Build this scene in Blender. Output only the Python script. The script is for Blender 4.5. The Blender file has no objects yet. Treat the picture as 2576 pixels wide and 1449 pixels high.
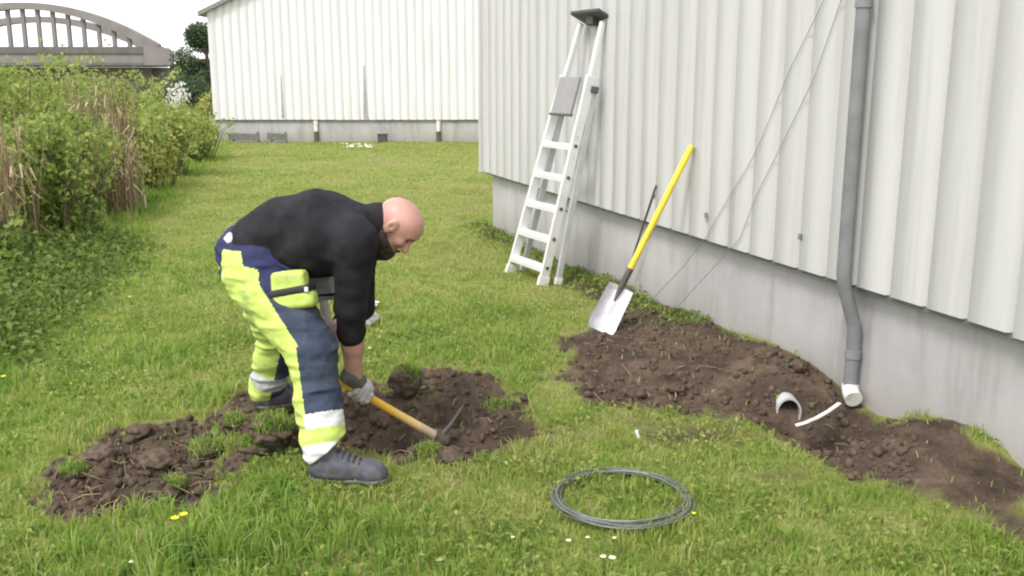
import bpy, math, random
import numpy as np
from mathutils import Vector, Matrix

R = math.radians
SC = bpy.context.scene
COL = SC.collection
random.seed(7)
RNG = np.random.default_rng(11)

# ------------------------------------------------------------------ camera, world, sun, exposure
PITCH = 12.4
FPX, CX, CY = 2435.0, 1288.0, 724.5          # focal length in units of a 2576 px wide picture
CAMZ = 1.6
cam = bpy.data.cameras.new('camera')
cam.sensor_width = 36.0
cam.lens = 36.0 * FPX / 2576.0
cam.clip_start = 0.05
cam.clip_end = 3000
camo = bpy.data.objects.new('camera', cam)
COL.objects.link(camo)
camo.location = (0, 0, CAMZ)
camo.rotation_euler = (R(90 - PITCH), 0, 0)
SC.camera = camo

SUN_EL, SUN_AZ = 52.0, 215.0                 # azimuth clockwise from +Y : behind the camera and to its left
world = bpy.data.worlds.new('World')
SC.world = world
world.use_nodes = True
nt = world.node_tree
nt.nodes.clear()
w_out = nt.nodes.new('ShaderNodeOutputWorld')
w_bg = nt.nodes.new('ShaderNodeBackground')
w_sky = nt.nodes.new('ShaderNodeTexSky')
w_sky.sky_type = 'NISHITA'
w_sky.sun_disc = False
w_sky.sun_elevation = R(SUN_EL)
w_sky.sun_rotation = R(SUN_AZ)
w_sky.dust_density = 4.0
w_sky.air_density = 1.0
w_mix = nt.nodes.new('ShaderNodeMix')        # thin bright overcast in front of the blue sky
w_mix.data_type = 'RGBA'
w_mix.inputs[0].default_value = 0.82
w_mix.inputs[7].default_value = (9.0, 9.0, 9.1, 1)
nt.links.new(w_sky.outputs[0], w_mix.inputs[6])
nt.links.new(w_mix.outputs[2], w_bg.inputs[0])
w_bg.inputs[1].default_value = 0.13
nt.links.new(w_bg.outputs[0], w_out.inputs[0])

sun = bpy.data.lights.new('sun', 'SUN')
sun.energy = 1.5
sun.angle = R(14)
sun.color = (1.0, 0.975, 0.94)
suno = bpy.data.objects.new('sun', sun)
COL.objects.link(suno)
sd = Vector((math.sin(R(SUN_AZ)) * math.cos(R(SUN_EL)), math.cos(R(SUN_AZ)) * math.cos(R(SUN_EL)), math.sin(R(SUN_EL))))
suno.rotation_euler = sd.to_track_quat('Z', 'Y').to_euler()
suno.location = (-6, -8, 12)

SC.view_settings.view_transform = 'Standard'
SC.view_settings.look = 'None'
SC.view_settings.exposure = 0.78
SC.view_settings.gamma = 1.0
SC.view_settings.use_curve_mapping = False
SC.cycles.pixel_filter_type = 'BLACKMAN_HARRIS'
SC.cycles.filter_width = 2.1
SC.cycles.max_bounces = 6
SC.cycles.diffuse_bounces = 3
SC.cycles.transmission_bounces = 3

# ------------------------------------------------------------------ measuring helpers (a pixel ray met with a plane of the real place)
CP, SP = math.cos(R(PITCH)), math.sin(R(PITCH))


def ray(x, y):
    a, b = (x - CX) / FPX, (CY - y) / FPX
    return np.array([a, CP + b * SP, -SP + b * CP])


def at(x, y, Y):
    d = ray(x, y)
    t = Y / d[1]
    return np.array([d[0] * t, Y, CAMZ + d[2] * t])


def gnd(x, y, z=0.0):
    d = ray(x, y)
    t = (z - CAMZ) / d[2]
    return np.array([d[0] * t, d[1] * t, z])


G0 = gnd(1240, 573)
G1 = gnd(2112, 990)
WD = (G1 - G0) / np.linalg.norm(G1 - G0)     # along the near hall's long wall, towards the camera
WN = np.array([-abs(WD[1]), -WD[0], 0.0])
WN = np.array([WD[1], -WD[0], 0.0])
if WN[0] > 0:
    WN = -WN                                  # outwards from the wall, over the lawn
CLAD_OUT = 0.085
PLINTH_H = 0.6


def wallhit(x, y, off):
    """point where the ray meets the plane lying `off` outside the plinth face"""
    d = ray(x, y)
    o = np.array([0, 0, CAMZ])
    p0 = G0 + WN * off
    t = np.dot(p0 - o, WN) / np.dot(d, WN)
    return o + d * t


def wall_s(p):
    return float(np.dot(np.asarray(p) - G0, WD))


def wall_pt(s, off, z):
    p = G0 + WD * s + WN * off
    return np.array([p[0], p[1], z])


# ------------------------------------------------------------------ noise
def _hash(ix, iy, iz, seed):
    n = (ix.astype(np.int64) * 374761393 + iy.astype(np.int64) * 668265263 + iz.astype(np.int64) * 2147483647 + seed * 974634777)
    n = (n ^ (n >> 13)) * 1274126177
    n = n & 0x7fffffff
    return ((n ^ (n >> 16)) & 0xffff) / 65535.0


def vn3(x, y, z, seed=0):
    x, y, z = np.broadcast_arrays(np.asarray(x, float), np.asarray(y, float), np.asarray(z, float))
    ix, iy, iz = np.floor(x), np.floor(y), np.floor(z)
    fx, fy, fz = x - ix, y - iy, z - iz
    fx, fy, fz = [f * f * (3 - 2 * f) for f in (fx, fy, fz)]
    r = 0
    for a in (0, 1):
        for b in (0, 1):
            for c in (0, 1):
                w = (fx if a else 1 - fx) * (fy if b else 1 - fy) * (fz if c else 1 - fz)
                r = r + w * _hash(ix + a, iy + b, iz + c, seed)
    return r


def vn2(x, y, seed=0):
    x, y = np.broadcast_arrays(np.asarray(x, float), np.asarray(y, float))
    ix, iy = np.floor(x), np.floor(y)
    fx, fy = x - ix, y - iy
    fx, fy = fx * fx * (3 - 2 * fx), fy * fy * (3 - 2 * fy)
    z = np.zeros_like(ix)
    h = lambda a, b: _hash(ix + a, iy + b, z, seed)
    return (h(0, 0) * (1 - fx) + h(1, 0) * fx) * (1 - fy) + (h(0, 1) * (1 - fx) + h(1, 1) * fx) * fy


def fbm2(x, y, oct=4, seed=0):
    r, a, s = 0, 0.5, 0
    for i in range(oct):
        r = r + a * vn2(x * 2 ** i + 17.3 * i, y * 2 ** i + 9.1 * i, seed + i)
        s += a
        a *= 0.5
    return r / s


# ------------------------------------------------------------------ object helpers
def tag(o, label=None, cat=None, group=None, kind=None):
    if label: o['label'] = label
    if cat: o['category'] = cat
    if group: o['group'] = group
    if kind: o['kind'] = kind
    return o


def empty(name, loc, label, cat, group=None, rz=0.0):
    o = bpy.data.objects.new(name, None)
    o.empty_display_size = 0.1
    COL.objects.link(o)
    o.location = tuple(loc)
    o.rotation_euler = (0, 0, rz)
    return tag(o, label, cat, group)


def np_mesh(name, V, faces, mat, parent=None, smooth=False, attrs=None, midx=None, label=None):
    """faces: list of (n,k) int arrays.  Vertices are given in world space; parents stand unrotated."""
    V = np.asarray(V, np.float64).reshape(-1, 3)
    me = bpy.data.meshes.new(name)
    me.vertices.add(len(V))
    base = np.zeros(3)
    o = bpy.data.objects.new(name, me)
    COL.objects.link(o)
    if parent is not None:
        o.parent = parent
        p = parent
        while p is not None:
            base = base + np.array(p.location)
            p = p.parent
    me.vertices.foreach_set('co', (V - base).astype(np.float32).ravel())
    faces = [np.asarray(f, np.int32) for f in faces if len(f)]
    tot = sum(f.size for f in faces)
    nf = sum(len(f) for f in faces)
    me.loops.add(tot)
    me.polygons.add(nf)
    me.loops.foreach_set('vertex_index', np.concatenate([f.ravel() for f in faces]))
    starts, acc = [], 0
    for f in faces:
        starts.append(acc + np.arange(len(f)) * f.shape[1])
        acc += f.size
    me.polygons.foreach_set('loop_start', np.concatenate(starts).astype(np.int32))
    mats = mat if isinstance(mat, (list, tuple)) else [mat]
    for m in mats:
        me.materials.append(m)
    if midx is not None:
        me.polygons.foreach_set('material_index', np.asarray(midx, np.int32))
    if smooth:
        me.polygons.foreach_set('use_smooth', np.ones(nf, bool))
    for k, a in (attrs or {}).items():
        at_ = me.attributes.new(k, 'FLOAT', 'POINT')
        at_.data.foreach_set('value', np.asarray(a, np.float32).ravel())
    me.update(calc_edges=True)
    me.validate()
    if label: o['label'] = label
    return o


class MB:
    """collects shapes for ONE mesh"""
    def __init__(s):
        s.V, s.F = [], []

    def add(s, V, F):
        n = len(s.V)
        s.V += [tuple(map(float, v)) for v in V]
        s.F += [tuple(i + n for i in f) for f in F]
        return s

    def box8(s, P):
        return s.add(P, [(0, 3, 2, 1), (4, 5, 6, 7), (0, 1, 5, 4), (1, 2, 6, 5), (2, 3, 7, 6), (3, 0, 4, 7)])

    def obox(s, c, ax, ay, az):
        """centre and three half-axes"""
        c, ax, ay, az = map(np.asarray, (c, ax, ay, az))
        P = [c + sx * ax + sy * ay + sz * az for sz in (-1, 1) for sx, sy in ((-1, -1), (1, -1), (1, 1), (-1, 1))]
        return s.box8(P)

    def bar(s, a, b, w, h, up=(0, 0, 1)):
        a, b = np.asarray(a, float), np.asarray(b, float)
        d = (b - a) / np.linalg.norm(b - a)
        u = np.asarray(up, float)
        u = u - d * np.dot(u, d)
        if np.linalg.norm(u) < 1e-6:
            u = np.array([1.0, 0, 0]) - d * d[0]
        u /= np.linalg.norm(u)
        v = np.cross(d, u)
        return s.obox((a + b) / 2, (b - a) / 2, v * w / 2, u * h / 2)

    def tube(s, pts, rad, n=10, cap=True, closed=False):
        pts = [np.asarray(p, float) for p in pts]
        m = len(pts)
        rr = rad if isinstance(rad, (list, tuple, np.ndarray)) else [rad] * m
        V, F = [], []
        prev = None
        for i, p in enumerate(pts):
            if closed:
                d = pts[(i + 1) % m] - pts[i - 1]
            else:
                d = pts[min(i + 1, m - 1)] - pts[max(i - 1, 0)]
            d = d / (np.linalg.norm(d) + 1e-12)
            if prev is None:
                u = np.cross(d, [0, 0, 1.0])
                if np.linalg.norm(u) < 1e-3:
                    u = np.cross(d, [1.0, 0, 0])
            else:
                u = prev - d * np.dot(prev, d)
            u /= np.linalg.norm(u)
            prev = u
            v = np.cross(d, u)
            for k in range(n):
                a = 2 * math.pi * k / n
                V.append(p + rr[i] * (math.cos(a) * u + math.sin(a) * v))
        segs = m if closed else m - 1
        for i in range(segs):
            j = (i + 1) % m
            for k in range(n):
                F.append((i * n + k, i * n + (k + 1) % n, j * n + (k + 1) % n, j * n + k))
        if cap and not closed:
            F.append(tuple(range(n - 1, -1, -1)))
            F.append(tuple((m - 1) * n + k for k in range(n)))
        return s.add(V, F)

    def build(s, name, mat, parent=None, smooth=False, bevel=0.0, label=None):
        me = bpy.data.meshes.new(name)
        base = np.zeros(3)
        p = parent
        while p is not None:
            base = base + np.array(p.location)
            p = p.parent
        me.from_pydata([tuple(np.array(v) - base) for v in s.V], [], s.F)
        me.materials.append(mat)
        if smooth:
            me.polygons.foreach_set('use_smooth', np.ones(len(me.polygons), bool))
            if hasattr(me, 'set_sharp_from_angle'):
                me.set_sharp_from_angle(angle=R(40))
        me.update()
        o = bpy.data.objects.new(name, me)
        COL.objects.link(o)
        if parent is not None:
            o.parent = parent
        if bevel > 0:
            b = o.modifiers.new('bevel', 'BEVEL')
            b.width = bevel
            b.segments = 2
            b.limit_method = 'ANGLE'
        if label: o['label'] = label
        return o


# ------------------------------------------------------------------ materials
def mat_new(name):
    m = bpy.data.materials.new(name)
    m.use_nodes = True
    n = m.node_tree
    b = n.nodes['Principled BSDF']
    return m, n, b


def link(n, a, b):
    n.links.new(a, b)


def noise_node(n, scale, detail=4, rough=0.55, vec=None, stretch=None, coord='Object'):
    tc = n.nodes.new('ShaderNodeTexCoord')
    src = tc.outputs[coord]
    if stretch:
        mp = n.nodes.new('ShaderNodeMapping')
        mp.inputs['Scale'].default_value = stretch
        link(n, src, mp.inputs[0])
        src = mp.outputs[0]
    t = n.nodes.new('ShaderNodeTexNoise')
    t.inputs['Scale'].default_value = scale
    t.inputs['Detail'].default_value = detail
    t.inputs['Roughness'].default_value = rough
    link(n, src, t.inputs['Vector'])
    return t


def ramp(n, stops, src):
    r = n.nodes.new('ShaderNodeValToRGB')
    e = r.color_ramp.elements
    while len(e) < len(stops):
        e.new(0.5)
    for i, (p, c) in enumerate(stops):
        e[i].position = p
        e[i].color = (c[0], c[1], c[2], 1)
    link(n, src, r.inputs[0])
    return r


def bump(n, b, src, strength=0.3, dist=0.01):
    bp = n.nodes.new('ShaderNodeBump')
    bp.inputs['Strength'].default_value = strength
    bp.inputs['Distance'].default_value = dist
    link(n, src, bp.inputs['Height'])
    link(n, bp.outputs[0], b.inputs['Normal'])


def m_simple(name, c, rough=0.6, var=0.15, scale=12, metal=0.0, bmp=0.0, bscale=60, spec=None, stretch=None):
    m, n, b = mat_new(name)
    t = noise_node(n, scale, 5, 0.6, stretch=stretch)
    lo = [max(0, x * (1 - var)) for x in c]
    hi = [min(1, x * (1 + var)) for x in c]
    r = ramp(n, [(0.3, lo), (0.7, hi)], t.outputs['Fac'])
    link(n, r.outputs[0], b.inputs['Base Color'])
    b.inputs['Roughness'].default_value = rough
    b.inputs['Metallic'].default_value = metal
    if spec is not None:
        b.inputs['Specular IOR Level'].default_value = spec
    if bmp:
        t2 = noise_node(n, bscale, 4)
        bump(n, b, t2.outputs['Fac'], bmp, 0.004)
    return m


def m_leaf(name, stops, rough=0.55, trans=0.3, attr='tone'):
    m, n, b = mat_new(name)
    a = n.nodes.new('ShaderNodeAttribute')
    a.attribute_name = attr
    r = ramp(n, stops, a.outputs['Fac'])
    link(n, r.outputs[0], b.inputs['Base Color'])
    b.inputs['Roughness'].default_value = rough
    b.inputs['Specular IOR Level'].default_value = 0.25
    tr = n.nodes.new('ShaderNodeBsdfTranslucent')
    link(n, r.outputs[0], tr.inputs['Color'])
    mx = n.nodes.new('ShaderNodeMixShader')
    mx.inputs[0].default_value = trans
    link(n, b.outputs[0], mx.inputs[1])
    link(n, tr.outputs[0], mx.inputs[2])
    link(n, mx.outputs[0], n.nodes['Material Output'].inputs[0])
    return m


M = {}
M['grass'] = m_leaf('grass_blades', [(0.0, (0.09, 0.19, 0.034)), (0.3, (0.20, 0.335, 0.055)), (0.55, (0.315, 0.42, 0.085)), (0.8, (0.40, 0.425, 0.14)), (1.0, (0.52, 0.45, 0.26))], 0.6, 0.45)
M['leaf'] = m_leaf('hedge_leaves', [(0.0, (0.07, 0.13, 0.034)), (0.4, (0.20, 0.285, 0.062)), (0.75, (0.36, 0.42, 0.11)), (1.0, (0.50, 0.47, 0.17))], 0.5, 0.48)
M['leaf_dark'] = m_leaf('tree_leaves', [(0.0, (0.04, 0.07, 0.035)), (0.6, (0.075, 0.115, 0.055)), (1.0, (0.13, 0.17, 0.085))], 0.6, 0.3)  # distant foliage, with some haze lightened into the greens
M['blossom'] = m_leaf('blossom', [(0.0, (0.55, 0.55, 0.5)), (1.0, (0.85, 0.84, 0.8))], 0.6, 0.3)
M['cane'] = m_leaf('dry_canes', [(0.0, (0.16, 0.105, 0.06)), (0.5, (0.30, 0.22, 0.13)), (1.0, (0.48, 0.39, 0.26))], 0.7, 0.1)
M['bark'] = m_simple('bark', (0.10, 0.075, 0.055), 0.9, 0.35, 20, bmp=0.5)


def make_ground_mat():
    m, n, b = mat_new('ground_surface')
    a = n.nodes.new('ShaderNodeAttribute')
    a.attribute_name = 'soil'
    t1 = noise_node(n, 1.3, 6, 0.65)
    t2 = noise_node(n, 45, 5, 0.7)
    t3 = noise_node(n, 9, 6, 0.7)
    gr = ramp(n, [(0.3, (0.15, 0.18, 0.045)), (0.5, (0.25, 0.275, 0.08)), (0.72, (0.31, 0.30, 0.11))], t1.outputs['Fac'])
    gd = ramp(n, [(0.35, (0.55, 0.55, 0.5)), (0.65, (1.1, 1.1, 1.1))], t2.outputs['Fac'])
    gm = n.nodes.new('ShaderNodeMix'); gm.data_type = 'RGBA'; gm.blend_type = 'MULTIPLY'
    gm.inputs[0].default_value = 1.0
    link(n, gr.outputs[0], gm.inputs[6]); link(n, gd.outputs[0], gm.inputs[7])
    so = ramp(n, [(0.28, (0.054, 0.041, 0.031)), (0.5, (0.110, 0.082, 0.061)), (0.62, (0.145, 0.109, 0.081)), (0.8, (0.24, 0.187, 0.14))], t3.outputs['Fac'])
    so2 = ramp(n, [(0.3, (0.6, 0.6, 0.6)), (0.7, (1.15, 1.12, 1.1))], t2.outputs['Fac'])
    sm = n.nodes.new('ShaderNodeMix'); sm.data_type = 'RGBA'; sm.blend_type = 'MULTIPLY'
    sm.inputs[0].default_value = 0.8
    link(n, so.outputs[0], sm.inputs[6]); link(n, so2.outputs[0], sm.inputs[7])
    t5 = noise_node(n, 2.6, 4, 0.6)
    dp_ = ramp(n, [(0.32, (0.58, 0.56, 0.55)), (0.52, (0.98, 0.97, 0.96)), (0.72, (1.22, 1.18, 1.12))], t5.outputs['Fac'])
    sm_ = sm
    sm = n.nodes.new('ShaderNodeMix'); sm.data_type = 'RGBA'; sm.blend_type = 'MULTIPLY'
    sm.inputs[0].default_value = 1.0
    link(n, sm_.outputs[2], sm.inputs[6]); link(n, dp_.outputs[0], sm.inputs[7])
    # wear between soil and turf is broken up by the fine noise
    ad = n.nodes.new('ShaderNodeMath'); ad.operation = 'MULTIPLY_ADD'
    link(n, t2.outputs['Fac'], ad.inputs[0]); ad.inputs[1].default_value = 0.7; ad.inputs[2].default_value = -0.35
    ad2 = n.nodes.new('ShaderNodeMath'); ad2.operation = 'ADD'
    link(n, a.outputs['Fac'], ad2.inputs[0]); link(n, ad.outputs[0], ad2.inputs[1])
    st = n.nodes.new('ShaderNodeMapRange'); st.inputs[1].default_value = 0.3; st.inputs[2].default_value = 0.6
    link(n, ad2.outputs[0], st.inputs[0])
    mx = n.nodes.new('ShaderNodeMix'); mx.data_type = 'RGBA'
    link(n, st.outputs[0], mx.inputs[0]); link(n, gm.outputs[2], mx.inputs[6]); link(n, sm.outputs[2], mx.inputs[7])
    link(n, mx.outputs[2], b.inputs['Base Color'])
    b.inputs['Roughness'].default_value = 0.95
    b.inputs['Specular IOR Level'].default_value = 0.15
    t4 = noise_node(n, 70, 6, 0.7)
    bump(n, b, t4.outputs['Fac'], 0.7, 0.02)
    return m


M['ground'] = make_ground_mat()
M['clod'] = m_simple('soil_clod', (0.098, 0.073, 0.054), 0.95, 0.45, 30, bmp=0.9, bscale=90, spec=0.1)


def make_clad(name, col, dirt):
    m, n, b = mat_new(name)
    t1 = noise_node(n, 3.0, 5, 0.6, stretch=(1, 1, 0.12))
    t2 = noise_node(n, 14.0, 5, 0.65, stretch=(1, 1, 0.05))
    r1 = ramp(n, [(0.35, [c * (1 - dirt) for c in col]), (0.62, col)], t1.outputs['Fac'])
    r2 = ramp(n, [(0.25, (0.86, 0.85, 0.83)), (0.5, (1, 1, 1))], t2.outputs['Fac'])
    mx = n.nodes.new('ShaderNodeMix'); mx.data_type = 'RGBA'; mx.blend_type = 'MULTIPLY'
    mx.inputs[0].default_value = 1.0
    link(n, r1.outputs[0], mx.inputs[6]); link(n, r2.outputs[0], mx.inputs[7])
    link(n, mx.outputs[2], b.inputs['Base Color'])
    b.inputs['Roughness'].default_value = 0.5
    b.inputs['Specular IOR Level'].default_value = 0.3
    return m


M['clad'] = make_clad('painted_cladding', (0.535, 0.53, 0.523), 0.09)
M['clad_far'] = make_clad('white_cladding', (0.73, 0.725, 0.735), 0.05)


def make_concrete():
    m, n, b = mat_new('plinth_concrete')
    t1 = noise_node(n, 1.6, 6, 0.6)
    t2 = noise_node(n, 5.0, 5, 0.6, stretch=(1, 1, 0.15))
    t3 = noise_node(n, 60, 4)
    r1 = ramp(n, [(0.3, (0.37, 0.36, 0.355)), (0.7, (0.50, 0.49, 0.485))], t1.outputs['Fac'])
    r2 = ramp(n, [(0.25, (0.62, 0.605, 0.59)), (0.46, (0.95, 0.95, 0.95)), (0.8, (1.08, 1.07, 1.08))], t2.outputs['Fac'])
    mx = n.nodes.new('ShaderNodeMix'); mx.data_type = 'RGBA'; mx.blend_type = 'MULTIPLY'
    mx.inputs[0].default_value = 1.0
    link(n, r1.outputs[0], mx.inputs[6]); link(n, r2.outputs[0], mx.inputs[7])
    # earth splashed on the lowest hand's breadth of the plinth
    tc = n.nodes.new('ShaderNodeTexCoord')
    sx = n.nodes.new('ShaderNodeSeparateXYZ')
    link(n, tc.outputs['Object'], sx.inputs[0])
    ma = n.nodes.new('ShaderNodeMath'); ma.operation = 'MULTIPLY_ADD'
    link(n, t1.outputs['Fac'], ma.inputs[0]); ma.inputs[1].default_value = -0.35
    link(n, sx.outputs['Z'], ma.inputs[2])
    mr = n.nodes.new('ShaderNodeMapRange')
    mr.inputs[1].default_value = -0.16; mr.inputs[2].default_value = 0.12; mr.inputs[3].default_value = 0.45; mr.inputs[4].default_value = 0.0
    link(n, ma.outputs[0], mr.inputs[0])
    m2 = n.nodes.new('ShaderNodeMix'); m2.data_type = 'RGBA'
    link(n, mr.outputs[0], m2.inputs[0]); link(n, mx.outputs[2], m2.inputs[6]); m2.inputs[7].default_value = (0.24, 0.20, 0.165, 1)
    link(n, m2.outputs[2], b.inputs['Base Color'])
    b.inputs['Roughness'].default_value = 0.85
    bump(n, b, t3.outputs['Fac'], 0.15, 0.003)
    return m


M['concrete'] = make_concrete()
M['flash'] = m_simple('drip_shade_flashing', (0.14, 0.14, 0.145), 0.6, 0.15)
M['zinc'] = m_simple('grey_pipe', (0.20, 0.205, 0.215), 0.5, 0.15, 8)
M['roof'] = m_simple('roof_sheet', (0.22, 0.21, 0.21), 0.7, 0.2)
M['white_pvc'] = m_simple('white_plastic', (0.74, 0.73, 0.70), 0.4, 0.08)
M['alu'] = m_simple('ladder_aluminium', (0.80, 0.80, 0.80), 0.38, 0.06, 6, metal=0.25)
M['alu_grey'] = m_simple('grey_rear_shade_aluminium', (0.52, 0.53, 0.53), 0.5, 0.1, 6, metal=0.25)  # greyer copy of the aluminium: the ladder's rear shade is in the colour
M['grey_plastic'] = m_simple('grey_plastic', (0.28, 0.27, 0.275), 0.6, 0.08)
M['dark_plastic'] = m_simple('dark_plastic', (0.07, 0.072, 0.07), 0.55, 0.15)
M['yellow'] = m_simple('yellow_shaft', (0.72, 0.56, 0.03), 0.4, 0.10, 5)
M['wood_yellow'] = None
M['steel'] = m_simple('worn_steel', (0.62, 0.61, 0.66), 0.35, 0.2, 14, metal=0.45)
M['rust'] = m_simple('rusty_iron', (0.10, 0.085, 0.08), 0.7, 0.3, 25, metal=0.3)
M['wire'] = m_simple('galvanised_wire', (0.185, 0.205, 0.20), 0.5, 0.2, 30, metal=0.4)
M['wire_dark'] = m_simple('dark_wire', (0.22, 0.215, 0.21), 0.6, 0.1)
M['skin'] = m_simple('skin', (0.50, 0.268, 0.222), 0.42, 0.17, 11, bmp=0.1, bscale=150)
M['skin'].node_tree.nodes['Principled BSDF'].inputs['Subsurface Weight'].default_value = 0.12
M['skin'].node_tree.nodes['Principled BSDF'].inputs['Subsurface Radius'].default_value = (0.012, 0.005, 0.003)
M['beard'] = m_simple('beard_hair', (0.035, 0.022, 0.016), 0.8, 0.5, 90, bmp=0.8, bscale=220)
M['eye'] = m_simple('eye', (0.09, 0.06, 0.05), 0.2, 0.1)
M['knit'] = m_simple('sweater_knit', (0.022, 0.021, 0.025), 0.9, 0.4, 9, bmp=0.35, bscale=160, spec=0.15)
M['navy'] = m_simple('navy_workwear', (0.034, 0.038, 0.095), 0.85, 0.22, 14, bmp=0.25, bscale=140, spec=0.15)
M['navy2'] = m_simple('navy_knee_panel', (0.046, 0.060, 0.092), 0.85, 0.25, 12, bmp=0.25, bscale=140, spec=0.15)
M['hivis'] = m_simple('hivis_yellow', (0.50, 0.63, 0.14), 0.8, 0.16, 9, bmp=0.2, bscale=120)
M['reflect'] = m_simple('reflective_band', (0.74, 0.73, 0.76), 0.5, 0.1, 20)
M['black'] = m_simple('black_band', (0.02, 0.02, 0.022), 0.7, 0.2)
M['grey_fabric'] = m_simple('grey_reflective_fabric', (0.42, 0.44, 0.43), 0.6, 0.25, 40)
M['boot'] = m_simple('boot_leather', (0.075, 0.075, 0.095), 0.75, 0.35, 22, bmp=0.4, bscale=60)
def muddy(m, mud=(0.16, 0.115, 0.08), lo=.50, hi=.62, scale=9):
    n = m.node_tree
    b = n.nodes['Principled BSDF']
    src = b.inputs['Base Color'].links[0].from_socket
    t = noise_node(n, scale, 6, 0.65)
    mr = n.nodes.new('ShaderNodeMapRange'); mr.inputs[1].default_value = lo; mr.inputs[2].default_value = hi; mr.inputs[4].default_value = .8
    link(n, t.outputs['Fac'], mr.inputs[0])
    mx = n.nodes.new('ShaderNodeMix'); mx.data_type = 'RGBA'
    link(n, mr.outputs[0], mx.inputs[0]); link(n, src, mx.inputs[6]); mx.inputs[7].default_value = (*mud, 1)
    link(n, mx.outputs[2], b.inputs['Base Color'])


muddy(M['hivis'], (0.30, 0.34, 0.15), .54, .72, 7)
muddy(M['navy2'], (0.10, 0.095, 0.095), .52, .7, 8)
muddy(M['boot'], (0.13, 0.105, 0.085), .5, .66, 14)
muddy(M['yellow'], (0.30, 0.24, 0.10), .60, .74, 12)
muddy(M['alu'], (0.55, 0.53, 0.50), .58, .75, 11)
muddy(M['white_pvc'], (0.42, 0.38, 0.33), .5, .7, 16)
muddy(M['steel'], (0.20, 0.16, 0.13), .58, .66, 9)
muddy(M['rust'], (0.17, 0.125, 0.09), .45, .6, 12)
M['sole'] = m_simple('boot_sole', (0.15, 0.145, 0.14), 0.85, 0.3)
M['glove'] = m_simple('glove_grey', (0.46, 0.43, 0.43), 0.85, 0.2, 25, bmp=0.3, bscale=120)
M['glove_cuff'] = m_simple('glove_cuff', (0.11, 0.105, 0.11), 0.85, 0.2)
muddy(M['glove'], (0.26, 0.21, 0.17), .52, .7, 14)
M['pale_cloth'] = m_simple('pale_cloth', (0.66, 0.58, 0.54), 0.85, 0.25, 25)
M['bridge'] = m_simple('bridge_concrete', (0.205, 0.188, 0.187), 0.9, 0.14, 0.8, bmp=0.0)
M['bridge_dark'] = m_simple('bridge_dark_concrete', (0.125, 0.115, 0.117), 0.9, 0.15, 0.8)
M['petal_y'] = m_simple('yellow_petal', (0.85, 0.75, 0.02), 0.5, 0.05)
M['petal_w'] = m_simple('white_petal', (0.85, 0.85, 0.78), 0.5, 0.05)
M['stem'] = m_simple('flower_stem', (0.10, 0.17, 0.03), 0.6, 0.1)
M['board'] = m_simple('weathered_board', (0.16, 0.165, 0.15), 0.85, 0.3, 10)
M['stain'] = m_simple('open_seam', (0.33, 0.33, 0.33), 0.8, 0.2, 6)


def make_handle_mat():
    m, n, b = mat_new('mattock_shaft')
    tc = n.nodes.new('ShaderNodeAttribute'); tc.attribute_name = 'along'
    t = noise_node(n, 30, 4, 0.6)
    ad = n.nodes.new('ShaderNodeMath'); ad.operation = 'MULTIPLY_ADD'
    link(n, t.outputs['Fac'], ad.inputs[0]); ad.inputs[1].default_value = 0.25; link(n, tc.outputs['Fac'], ad.inputs[2])
    r = ramp(n, [(0.35, (0.66, 0.36, 0.03)), (0.72, (0.70, 0.42, 0.04)), (0.95, (0.62, 0.46, 0.22)), (1.0, (0.45, 0.36, 0.24))], ad.outputs[0])
    link(n, r.outputs[0], b.inputs['Base Color'])
    b.inputs['Roughness'].default_value = 0.5
    return m


M['shaft'] = make_handle_mat()

# ------------------------------------------------------------------ ground: one sheet, dug where the photo shows earth
def poly_px(pts):
    return np.array([gnd(x, y)[:2] for x, y in pts])


PIT = poly_px([(120, 1265), (175, 1180), (250, 1115), (350, 1075), (470, 1040), (580, 1040), (620, 1005), (700, 985), (860, 975), (945, 965),
               (1000, 975), (1090, 930), (1200, 937), (1270, 965), (1300, 1020), (1290, 1050), (1350, 1045), (1335, 1085), (1250, 1110), (1190, 1130),
               (1140, 1160), (1060, 1150), (990, 1165), (900, 1180), (850, 1120), (770, 1130), (740, 1150), (690, 1130), (620, 1150), (590, 1110), (520, 1130), (460, 1170), (470, 1195), (560, 1200),
               (540, 1240), (460, 1262), (330, 1262), (230, 1300), (120, 1300)])
HEAP = poly_px([(1395, 865), (1440, 838), (1530, 825), (1560, 790), (1545, 755), (1600, 715), (1680, 770), (1800, 850), (2000, 950), (2160, 1030), (2576, 1230),
                (2576, 1330), (2300, 1230), (2146, 1185), (2050, 1140), (1980, 1090), (1870, 1050), (1740, 1030), (1640, 1010), (1560, 1020), (1470, 1000), (1430, 960), (1450, 920)])


def poly_sd(P, x, y):
    """signed distance to polygon, negative inside"""
    d = np.full(x.shape, 1e9)
    ins = np.zeros(x.shape, bool)
    n = len(P)
    for i in range(n):
        a, b = P[i], P[(i + 1) % n]
        e = b - a
        wx, wy = x - a[0], y - a[1]
        t = np.clip((wx * e[0] + wy * e[1]) / (e @ e), 0, 1)
        d = np.minimum(d, (wx - e[0] * t) ** 2 + (wy - e[1] * t) ** 2)
        c = (a[1] > y) != (b[1] > y)
        xx = (b[0] - a[0]) * (y - a[1]) / ((b[1] - a[1]) if abs(b[1] - a[1]) > 1e-12 else 1e-12) + a[0]
        ins ^= c & (x < xx)
    d = np.sqrt(d)
    return np.where(ins, -d, d)


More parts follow.
